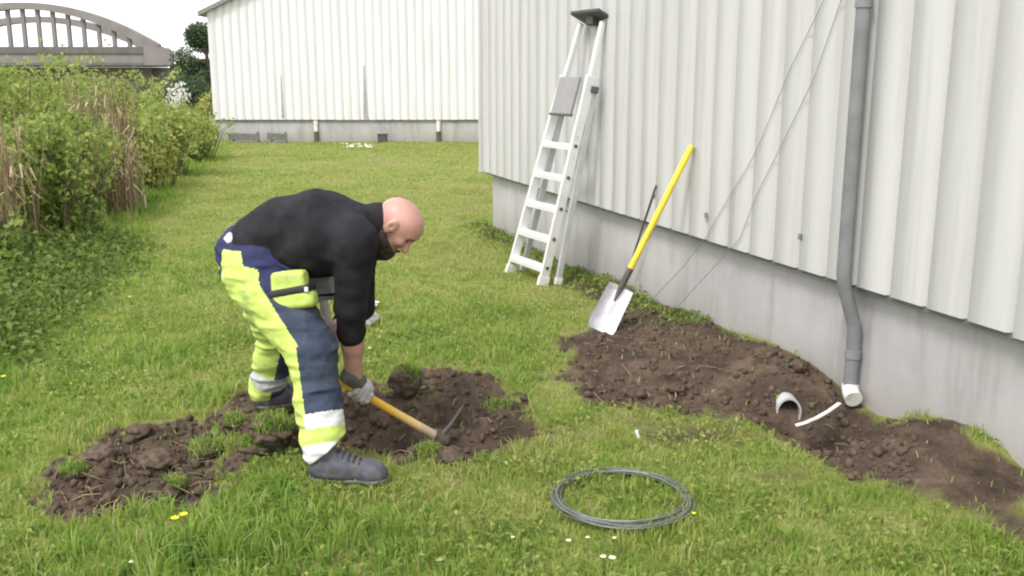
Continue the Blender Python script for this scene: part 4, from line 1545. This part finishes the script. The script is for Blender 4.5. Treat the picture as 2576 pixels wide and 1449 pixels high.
class SDF:
    def __init__(s, lo, hi, h):
        s.lo = np.array(lo, float); s.h = h
        n = np.ceil((np.array(hi) - s.lo) / h).astype(int) + 1
        ax = [s.lo[i] + np.arange(n[i]) * h for i in range(3)]
        s.X, s.Y, s.Z = np.meshgrid(*ax, indexing='ij')
        s.f = np.full(s.X.shape, 10.0)

    def _min(s, d, k):
        if k <= 0:
            s.f = np.minimum(s.f, d)
        else:
            hh = np.clip(.5 + .5 * (s.f - d) / k, 0, 1)
            s.f = s.f * (1 - hh) + d * hh - k * hh * (1 - hh)

    def caps(s, a, b, ra, rb, k=.03, sy=1.0):
        """tapered capsule, optionally widened along Y"""
        a, b = np.asarray(a, float), np.asarray(b, float)
        A = a * [1, 1 / sy, 1]; B = b * [1, 1 / sy, 1]
        e = B - A
        px, py, pz = s.X - A[0], s.Y / sy - A[1], s.Z - A[2]
        t = np.clip((px * e[0] + py * e[1] + pz * e[2]) / (e @ e + 1e-12), 0, 1)
        d = np.sqrt((px - e[0] * t) ** 2 + (py - e[1] * t) ** 2 + (pz - e[2] * t) ** 2) - (ra + (rb - ra) * t)
        s._min(d, k)
        return s

    def ell_d(s, c, ax, r):
        """distance to an ellipsoid with given orthonormal axes"""
        q = [s.X - c[0], s.Y - c[1], s.Z - c[2]]
        l = [q[0] * a[0] + q[1] * a[1] + q[2] * a[2] for a in ax]
        k0 = np.sqrt(sum((l[i] / r[i]) ** 2 for i in range(3)))
        k1 = np.sqrt(sum((l[i] / r[i] ** 2) ** 2 for i in range(3))) + 1e-9
        return k0 * (k0 - 1) / k1

    def ell(s, c, ax, r, k=.02):
        s._min(s.ell_d(c, ax, r), k); return s

    def sub(s, d, k=.01):
        hh = np.clip(.5 - .5 * (s.f + d) / k, 0, 1)
        s.f = s.f * (1 - hh) - d * hh + k * hh * (1 - hh)
        return s

    def box(s, c, ax, r, rnd_, k=.0):
        q = [s.X - c[0], s.Y - c[1], s.Z - c[2]]
        l = [np.abs(q[0] * a[0] + q[1] * a[1] + q[2] * a[2]) - (r[i] - rnd_) for i, a in enumerate(ax)]
        d = np.sqrt(sum(np.maximum(x, 0) ** 2 for x in l)) + np.minimum(np.maximum(np.maximum(l[0], l[1]), l[2]), 0) - rnd_
        s._min(d, k); return s

    def cut(s, p, n):
        """keep the side n points away from"""
        d = (s.X - p[0]) * n[0] + (s.Y - p[1]) * n[1] + (s.Z - p[2]) * n[2]
        s.f = np.maximum(s.f, d); return s

    def wrinkle(s, amp, sx, sy, sz, seed, ridged=True):
        near = np.abs(s.f) < .05
        x, y, z = s.X[near], s.Y[near], s.Z[near]
        v = vn3(x * sx, y * sy, z * sz, seed) - .5
        if ridged:
            v = np.abs(v) * 2 - .5
        v2 = vn3(x * sx * 2.3, y * sy * 2.3, z * sz * 2.3, seed + 3) - .5
        s.f[near] += amp * (v + .4 * v2); return s

    def mesh(s, name, mat, parent, midx=None, label=None):
        V, Q = surf_nets(s.f, s.lo, s.h)
        mi = None
        if midx is not None:
            mi = midx(V[Q].mean(1))
        return np_mesh(name, V, [Q], mat, parent, smooth=True, midx=mi, label=label)


J = dict(
    hipN=at(662, 690, 3.96), kneN=at(782, 875, 3.78), ankN=at(818, 1150, 3.63),
    hipF=at(655, 690, 4.16), kneF=at(700, 838, 4.33), ankF=at(672, 972, 4.46),
    pel=at(640, 655, 4.06), wai=at(700, 592, 4.06), che=at(805, 580, 4.05), upc=at(880, 575, 4.04),
    shoN=at(893, 608, 3.88), elbN=at(882, 770, 3.93), wriN=at(890, 948, 4.02),
    shoF=at(905, 590, 4.22), elbF=at(903, 770, 4.27),
    neck=at(930, 570, 4.04), head=at(992, 566, 4.04))
MH = at(1105, 1102, 4.2)                       # mattock head
HN = at(907, 988, 4.05)                        # near hand on the shaft
AXH = (MH - HN) / np.linalg.norm(MH - HN)
HF = HN - AXH * .24                            # far hand on the shaft, behind the knee
BUTT = HN - AXH * .36
J['wriF'] = HF + np.array([.03, .05, .075])

foot = np.array([J['ankN'][0], J['ankN'][1], 0])
person = empty('person', (foot[0], foot[1], 0), 'bald bearded worker in dark sweater and hi-vis trousers, bent over digging with a mattock', 'person')
LO, HI = (-1.5, 3.35, -.1), (-.25, 4.75, 1.35)

UPH = np.array([.835, 0, .550]); FWH = np.array([.550, 0, -.835]); SDH = np.array([0, 1.0, 0])
yaw = R(-9)                                    # the face is turned a little towards the camera
FW2 = FWH * math.cos(yaw) + SDH * math.sin(yaw); SD2 = SDH * math.cos(yaw) - FWH * math.sin(yaw)
FWH, SDH = FW2, SD2
HAX = (FWH, UPH, SDH)
hp_ = lambda f, u, s=0.0: J['head'] + FWH * f + UPH * u + SDH * s

# --- the body: one continuous surface
b = SDF(LO, HI, .0078)
b.caps(J['pel'], J['wai'], .115, .115, .05, 1.15).caps(J['wai'], J['che'], .115, .13, .05, 1.2).caps(J['che'], J['upc'], .13, .10, .05, 1.3)
for s_ in 'NF':
    b.caps(J['hip' + s_], J['kne' + s_], .085, .058, .04).caps(J['kne' + s_], J['ank' + s_], .055, .04, .03)
    b.caps(J['upc'], J['sho' + s_], .06, .055, .04).caps(J['sho' + s_], J['elb' + s_], .055, .044, .03)
    b.caps(J['elb' + s_], J['wri' + s_], .050, .038, .02)
# muscle of the forearm
b.caps(J['elbN'] * .8 + J['wriN'] * .2, J['elbN'] * .45 + J['wriN'] * .55, .052, .046, .02)
for w_, hd in ((J['wriN'], HN), (J['wriF'], HF)):
    b.caps(w_, w_ + (hd - w_) * .6, .03, .026, .02)
b.caps(J['upc'] + [0.02, 0, .02], hp_(-.035, -.045), .075, .062, .03)
b.ell(hp_(-.001, .030), HAX, (.103, .089, .080), .015)
b.ell(hp_(.020, .052), HAX, (.082, .068, .070), .015)
b.ell(hp_(.028, -.035), HAX, (.064, .075, .062), .03)
b.caps(hp_(.045, -.095), hp_(.06, -.105), .035, .025, .03)
b.ell(hp_(.082, .032), HAX, (.018, .012, .05), .015)          # brow
b.caps(hp_(.093, .012), hp_(.117, -.022), .010, .0135, .012)   # nose
b.ell(hp_(.108, -.024), HAX, (.012, .009, .018), .008)        # nostrils
for sg in (-1, 1):
    b.sub(b.ell_d(hp_(.098, .012, sg * .030), HAX, (.016, .012, .017)), .012)
    b.ell(hp_(.078, -.012, sg * .042), HAX, (.016, .016, .018), .02)   # cheekbones
    b.ell(hp_(.006, .004, sg * .086), (FWH * .90 - SDH * sg * .43, UPH, SDH * .90 + FWH * sg * .43), (.025, .036, .0095), .004)   # ears
    b.caps(hp_(.010, -.030, sg * .080), hp_(.004, -.018, sg * .084), .010, .009, .005)
    b.sub(b.ell_d(hp_(.012, .004, sg * .097), HAX, (.011, .021, .010)), .004)
b.caps(hp_(.094, -.062, -.018), hp_(.094, -.062, .018), .0075, .0075, .006)   # lips
b.sub(b.ell_d(hp_(.104, -.062), HAX, (.01, .0025, .024)), .004)
b.mesh('body', M['skin'], person)
for sg in (-1, 1):
    e = MB(); cen = hp_(.083, .013, sg * .030)
    e.add([cen + v * .0125 for v in IV], [tuple(f) for f in IF])
    e.build('eye', M['eye'], person, smooth=True)
    MB().tube([hp_(.094, .031, sg * .012), hp_(.099, .037, sg * .028), hp_(.088, .031, sg * .048)], [.003, .005, .003], 6).build('eyebrow', M['beard'], person, smooth=True)
# beard
hl, hh_ = J['head'] - .2, J['head'] + .2
q = SDF(hl, hh_, .006)
q.ell(hp_(.034, -.068), HAX, (.070, .066, .068), .02)
q.caps(hp_(.06, -.105), hp_(.055, -.142), .046, .026, .03)
for sg in (-1, 1):
    q.caps(hp_(.004, -.035, sg * .064), hp_(.03, -.075, sg * .056), .014, .026, .02)
pn = UPH * .95 + FWH * .31
q.cut(hp_(.0, -.030), pn / np.linalg.norm(pn))       # the beard's upper edge runs from the ear lobe to the mouth
q.caps(hp_(.100, -.050, -.026), hp_(.102, -.050, .026), .007, .007, .006)   # moustache
q.sub(q.ell_d(hp_(.112, -.063), HAX, (.014, .006, .022)), .006)
q.wrinkle(.006, 60, 60, 60, 9, False)
q.mesh('beard', M['beard'], person)

# --- sweater
s = SDF((-1.5, 3.6, .3), (-.35, 4.55, 1.3), .0095)
s.caps(at(652, 618, 4.06), at(716, 590, 4.06), .13, .145, .03, 1.18)
s.caps(at(716, 590, 4.06), at(805, 586, 4.05), .145, .174, .05, 1.16)
s.caps(at(805, 586, 4.05), at(884, 584, 4.04), .174, .118, .05, 1.35)
s.caps(at(760, 630, 4.05), at(845, 632, 4.04), .085, .08, .07, 1.5)      # the slack front hanging down
for s_ in 'NF':
    s.caps(at(868, 600, 3.95 if s_ == 'N' else 4.16), J['sho' + s_], .098, .084, .06)
    s.caps(J['sho' + s_], J['elb' + s_], .082, .063, .04)
    sl = J['elb' + s_] + (J['wri' + s_] - J['elb' + s_]) * .38
    s.caps(J['elb' + s_], sl, .063, .054, .025)
    s.caps(sl - (J['wri' + s_] - J['elb' + s_]) * .03, sl, .058, .058, .010)     # pushed-up cuff
s.caps(J['upc'] + [.015, 0, .012], hp_(-.052, -.055), .084, .070, .03)            # collar
s.caps(hp_(-.060, -.055), hp_(-.050, -.052), .074, .075, .006)
s.wrinkle(.012, 8, 5, 12, 4, True)
s.wrinkle(.006, 19, 14, 24, 14, False)
s.mesh('sweater', M['knit'], person)

# --- trousers with their panels
t = SDF((-1.42, 3.45, .03), (-.6, 4.62, 1.1), .0058)
t.caps(at(628, 655, 4.06), at(690, 640, 4.06), .122, .125, .04, 1.25)
t.caps(at(604, 622, 4.06), at(640, 640, 4.06), .09, .12, .04, 1.3)
t.caps(at(690, 650, 4.06), at(735, 680, 4.04), .11, .075, .05, 1.3)
hemN = J['kneN'] + (J['ankN'] - J['kneN']) * 1.0
hemF = J['kneF'] + (J['ankF'] - J['kneF']) * 1.02
t.caps(at(650, 695, 3.97), J['kneN'], .138, .099, .05).caps(J['kneN'], hemN, .095, .070, .03)
t.caps(J['kneN'] + (hemN - J['kneN']) * .45, J['kneN'] + (hemN - J['kneN']) * .9, .084, .082, .03)
t.caps(at(648, 690, 4.15), J['kneF'], .13, .092, .05).caps(J['kneF'], hemF, .088, .082, .03)
t.wrinkle(.017, 8, 8, 22, 24, True)
t.wrinkle(.006, 22, 18, 40, 34, False)
t.cut(at(832, 1122, 3.63), np.array([.62, 0, -.78]))
dirN = (hemN - J['kneN']) / np.linalg.norm(hemN - J['kneN'])
t_low = lambda P, a, bq: np.clip(((P - a) @ (bq - a)) / ((bq - a) @ (bq - a)), -1, 2)
YEL = np.array([at(x, y, 3.85)[[0, 2]] for x, y in [(545, 636), (600, 636), (613, 668), (650, 676), (660, 716), (688, 765), (662, 785), (640, 800), (545, 770)]])


def trouser_mat(P):
    mi = np.zeros(len(P), np.int32)                    # 0 navy
    isF = np.zeros(len(P), bool)
    dN = np.full(len(P), 9.0); dF = np.full(len(P), 9.0)
    for k_, (h_, kn, an) in (('N', (J['hipN'], J['kneN'], hemN)), ('F', (J['hipF'], J['kneF'], hemF))):
        for a, bq in ((h_, kn), (kn, an)):
            tt = np.clip(t_low(P, a, bq), 0, 1)
            d = np.linalg.norm(P - (a + tt[:, None] * (bq - a)), axis=1)
            if k_ == 'N': dN = np.minimum(dN, d)
            else: dF = np.minimum(dF, d)
    isF = dF < dN
    for far_, (h_, kn, an) in ((False, (J['hipN'], J['kneN'], hemN)), (True, (J['hipF'], J['kneF'], hemF))):
        sel = isF == far_
        p = P[sel]
        th, tk = t_low(p, h_, kn), t_low(p, kn, an)
        thigh = (tk < 0.0)
        a = np.where(thigh[:, None], h_, kn); bq = np.where(thigh[:, None], kn, an)
        e = (bq - a) / np.linalg.norm(bq - a, axis=1)[:, None]
        tt = np.where(thigh, th, tk)
        c_ = a + np.clip(tt, -.3, 1.3)[:, None] * (bq - a)
        fr_ = np.array([1.0, 0.12 if not far_ else -.05, 0]) - e * (e @ np.array([1.0, 0.12 if not far_ else -.05, 0]))[:, None]
        fr_ /= np.linalg.norm(fr_, axis=1)[:, None]
        rel = ((p - c_) * fr_).sum(1)
        m = np.zeros(len(p), np.int32)
        m[(~thigh) | (th > .42)] = 4                   # knee panel
        m[((th > .25) | ~thigh) & (rel < (-.050 if not far_ else .035))] = 1   # yellow along the back of the leg
        ins = poly_sd(YEL, p[:, 0], p[:, 2]) < 0
        m[ins] = 1
        lo_ = tk
        if not far_:
            m[(lo_ > .60) & (lo_ < .735)] = 2
            m[(lo_ >= .735) & (lo_ < .875)] = 1
            m[(lo_ >= .875)] = 2
            m[(lo_ > .60) & (lo_ < .735) & (rel < -.058)] = 1
        else:
            m[(lo_ > .62) & (lo_ < .85)] = 5
        mi[sel] = m
    return mi


t.mesh('trousers', [M['navy'], M['hivis'], M['reflect'], M['black'], M['navy2'], M['grey_fabric']], person, trouser_mat)

# --- holster pockets
def frame(xv, nv):
    xv = xv / np.linalg.norm(xv); nv = nv - xv * (nv @ xv); nv /= np.linalg.norm(nv)
    return xv, nv, np.cross(nv, xv)


px_, pn_, pu_ = frame(at(790, 742, 3.84) - at(690, 750, 3.86), np.array([.15, -1, .15]))
if pu_[2] < 0: pu_ = -pu_
pc = at(737, 727, 3.815)
s = SDF(pc - .17, pc + .17, .0068)
s.box(pc + pu_ * .022 - px_ * .01, (px_, pu_, pn_), (.072, .052, .036), .02, 0)
s.box(pc - pu_ * .045 + px_ * .004, (px_, pu_, pn_), (.088, .034, .042), .022, .025)
s.wrinkle(.008, 25, 25, 25, 5, False)
pk = s.mesh('holster_pocket', M['hivis'], person)
bd = SDF(pc - .16, pc + .16, .0062)
bd.box(pc - pu_ * .006 - px_ * .003, (px_ * .99 + pu_ * .09, pu_ * .99 - px_ * .09, pn_), (.086, .015, .049), .008, 0)
bd.mesh('pocket_band', M['black'], pk)
MB().obox(pc - pu_ * .002 + px_ * .074 + pn_ * .051, px_ * .007, pu_ * .009, pn_ * .003).build('pocket_stud', M['reflect'], pk)
c2 = at(806, 722, 4.12)
s = SDF(c2 - .13, c2 + .13, .0065)
s.box(c2, (px_, pu_, pn_), (.066, .06, .028), .02, 0)
s.wrinkle(.006, 25, 25, 25, 6, False)
pk2 = s.mesh('holster_pocket', M['grey_fabric'], person, label='grey holster pocket on the far hip')
bb = SDF(c2 - .13, c2 + .13, .0065)
bb.box(c2 - pu_ * .035, (px_, pu_, pn_), (.068, .008, .031), .006, 0)
bb.mesh('pocket_band', M['black'], pk2)
# belt tag and loose strap at the back
wb0 = at(578, 600, 3.95)
MB().obox(wb0, np.array([.012, 0, -.014]), np.array([-.004, -.01, -.002]), np.array([.010, 0, .012])).build('waist_tag', M['reflect'], person, bevel=.003)
MB().tube([at(585, 592, 3.96), at(640, 628, 3.90), at(700, 665, 3.88), at(752, 690, 3.90)], .008, 8).build('belt', M['navy'], person, smooth=True)
MB().tube([at(566, 640, 3.98), at(556, 655, 3.97), at(553, 672, 3.97), at(560, 688, 3.98)], [.008, .006, .006, .008], 6).build('hammer_loop', M['hivis'], person, smooth=True)


# --- boots
def boot(ank, toe_dir, Lf, zs, name_lab, hi=.13):
    toe_dir = np.array([toe_dir[0], toe_dir[1], 0.0]); toe_dir /= np.linalg.norm(toe_dir)
    sdv = np.array([-toe_dir[1], toe_dir[0], 0])
    base = np.array([ank[0], ank[1], zs])
    hl_ = base - toe_dir * .07
    tl = base + toe_dir * (Lf - .07)
    s = SDF(np.minimum(hl_, tl) - [.12, .12, .03], np.maximum(hl_, tl) + [.12, .12, .30], .0068)
    z = lambda p, h_: np.array([p[0], p[1], zs + h_])
    s.caps(z(base - toe_dir * .012, .085), np.array([ank[0] - .012, ank[1], zs + hi + .035]), .055, .044, .02)
    s.caps(z(hl_ + toe_dir * .045, .055), z(base + toe_dir * .05, .068), .050, .052, .03)
    s.caps(z(base + toe_dir * .04, .075), z(tl - toe_dir * .075, .052), .050, .046, .03)
    s.caps(z(tl - toe_dir * .09 + sdv * .008, .052), z(tl - toe_dir * .05, .047), .047, .043, .02)
    s.cut((0, 0, zs + .016), np.array([0, 0, -1.0]))
    s.wrinkle(.009, 26, 26, 26, 12, True)
    o = s.mesh('boot', M['boot'], person)
    q = SDF(np.minimum(hl_, tl) - [.12, .12, .03], np.maximum(hl_, tl) + [.12, .12, .10], .0068)
    q.caps(z(hl_ + toe_dir * .045, .05), z(base + toe_dir * .08, .05), .060, .050, .02)
    q.caps(z(base + toe_dir * .08, .05), z(tl - toe_dir * .055, .05), .050, .057, .02)
    q.cut((0, 0, zs + .032), np.array([0, 0, 1.0])); q.cut((0, 0, zs + .002), np.array([0, 0, -1.0]))
    q.mesh('sole', M['sole'], o)
    MB().tube([z(tl - toe_dir * .085 - sdv * .047, .03), z(tl - toe_dir * .10 - sdv * .03, .085), z(tl - toe_dir * .105, .099), z(tl - toe_dir * .10 + sdv * .03, .085), z(tl - toe_dir * .085 + sdv * .047, .03)], .003, 6).build('toe_cap_seam', M['sole'], o)
    MB().tube([z(hl_ + toe_dir * .02 - sdv * .046, .075), z(base - toe_dir * .0 - sdv * .052, .10), z(base + toe_dir * .05 - sdv * .05, .075), z(base + toe_dir * .10 - sdv * .047, .045)], .003, 6).build('side_seam', M['sole'], o)
    for k_ in range(5):
        c_ = base + toe_dir * (.045 + k_ * .022) + np.array([0, 0, .137 - k_ * .0075])
        MB().tube([c_ - sdv * .034 - [0, 0, .012], c_ + [0, 0, .002], c_ + sdv * .034 - [0, 0, .012]], .0042, 5).build('lace', M['black'], o)
    return o


boot(at(826, 1165, 3.62), np.array([1.0, -.10]), .315, gz1(J['ankN'][0] + .08, J['ankN'][1]) + .008, '')
boot(at(678, 985, 4.46), np.array([1.0, .35]), .29, gz1(FAR_FOOT[0], FAR_FOOT[1]) - .012, '')


# --- gloved hands closed on the shaft
def hand(c, axis, wrist, sgn, cuff):
    axis = axis / np.linalg.norm(axis)
    n0 = (wrist - c); n0 = n0 - axis * (n0 @ axis); n0 /= np.linalg.norm(n0)
    b0_ = np.cross(axis, n0)
    if b0_[1] * sgn > 0:        # fingers go round the side away from the palm's own side
        b0_ = -b0_
    s = SDF(c - .14, c + .15, .0056)
    rs = .0195
    pol = lambda ang, r_, a_: c + axis * a_ + (n0 * math.cos(ang) + b0_ * math.sin(ang)) * r_
    # palm wraps the back of the shaft
    palm_c = pol(R(-20), .036, -.002)
    s.ell(palm_c, (axis, (n0 * math.cos(R(-20)) + b0_ * math.sin(R(-20))), np.cross(axis, n0 * math.cos(R(-20)) + b0_ * math.sin(R(-20)))), (.047, .023, .042), .012)
    s.caps(palm_c, wrist, .030, .031, .025)
    for fi, (a_, ln) in enumerate(((.036, .95), (.013, 1.05), (-.010, 1.0), (-.032, .82))):
        angs = [R(38), R(98 * ln), R(160 * ln), R(212 * ln)]
        rads = [.037, .034, .031, .029]
        pts_ = [pol(an, r_, a_ - .002 * i) for i, (an, r_) in enumerate(zip(angs, rads))]
        for i in range(3):
            s.caps(pts_[i], pts_[i + 1], .0118 - .0009 * i, .0112 - .0009 * i, .005)
    tp = [pol(R(-62), .036, .030), pol(R(-105), .034, .052), pol(R(-160), .031, .060)]
    s.caps(tp[0], tp[1], .0145, .0125, .008).caps(tp[1], tp[2], .012, .0105, .005)
    o = s.mesh('glove', M['glove'], person)
    wv = (wrist - palm_c); wl = np.linalg.norm(wv); wv /= wl
    q = SDF(wrist - .09, wrist + .09, .0062)
    q.caps(wrist - wv * .022, wrist + wv * .028, .040, .043, .01)
    q.wrinkle(.004, 40, 40, 40, 2, False)
    q.mesh('glove_cuff', M['glove_cuff'], o)
    return o


hand(HN, AXH, J['wriN'] + (HN - J['wriN']) * .12, 1, True)
hand(HF, AXH, J['wriF'], 1, True)

# --- mattock
mat_root = empty('mattock', MH, 'mattock with orange yellow shaft held by the worker, its head in the pit', 'mattock')
n = 26
mbh = MB()
pts = [BUTT + (MH - BUTT) * (i / (n - 1)) for i in range(n)]
rad = [.024 if i == 0 else (.023 if i < 2 else .0185 + .004 * max(0, (i - 18) / 7)) for i in range(n)]
mbh.tube(pts, rad, 14)
hs = mbh.build('shaft', M['shaft'], mat_root, smooth=True)
al = hs.data.attributes.new('along', 'FLOAT', 'POINT')
vals = [((Vector(v.co) - Vector(BUTT - MH)).length) / np.linalg.norm(MH - BUTT) for v in hs.data.vertices]
al.data.foreach_set('value', np.array(vals, np.float32))
tipP = at(1167, 1018, 4.30)
pdir = tipP - MH
pl_ = np.linalg.norm(pdir); pdir /= pl_
adz = MH - pdir * .13 + np.array([0, -.01, -.035])
mb = MB()
mb.tube([MH - AXH * .035, MH + AXH * .035], [.033, .031], 14)
mb.build('eye_socket', M['rust'], mat_root, smooth=True)
pk_side = np.cross(pdir, AXH); pk_side /= np.linalg.norm(pk_side)
mb = MB()
mb.tube([MH, MH + pdir * pl_ * .35 + AXH * .008, MH + pdir * pl_ * .7 + AXH * .004, tipP], [.016, .011, .008, .004], 8)
mb.build('pick_tine', M['rust'], mat_root, smooth=True)
mb = MB()
side = pk_side
for (p0, p1, w0_, w1_, t0_, t1_) in ((MH, (MH + adz) / 2, .022, .034, .016, .010), ((MH + adz) / 2, adz, .034, .046, .010, .003)):
    th_ = AXH
    P = []
    for (p, w_, tk_) in ((p0, w0_, t0_), (p1, w1_, t1_)):
        P += [p - side * w_ - th_ * tk_, p + side * w_ - th_ * tk_, p + side * w_ + th_ * tk_, p - side * w_ + th_ * tk_]
    mb.box8(P)
mb.build('adze_blade', M['rust'], mat_root, bevel=.003)

# pale glove hanging out of the far pocket
g = at(822, 808, 4.10)
s = SDF(g - .13, g + .13, .0058)
for k_, (dx, ln) in enumerate(((-.022, .05), (-.007, .062), (.008, .058), (.022, .045))):
    s.caps(g + [dx * .8, 0, -.012], g + [dx * 1.3, .004 * k_, -.012 - ln], .011, .008, .008)
s.caps(g + [-.004, 0, .05], g + [0, 0, -.01], .019, .026, .015).caps(g + [-.02, -.005, .01], g + [-.042, -.012, -.022], .012, .009, .008)
s.caps(g + [-.008, .0, .09], g + [-.004, 0, .045], .016, .02, .012)
s.wrinkle(.008, 30, 30, 30, 8, False)
ho = s.mesh('spare_glove', M['pale_cloth'], None)
tag(ho, 'pale spare work glove hanging between the worker\'s thigh and arm', 'glove')
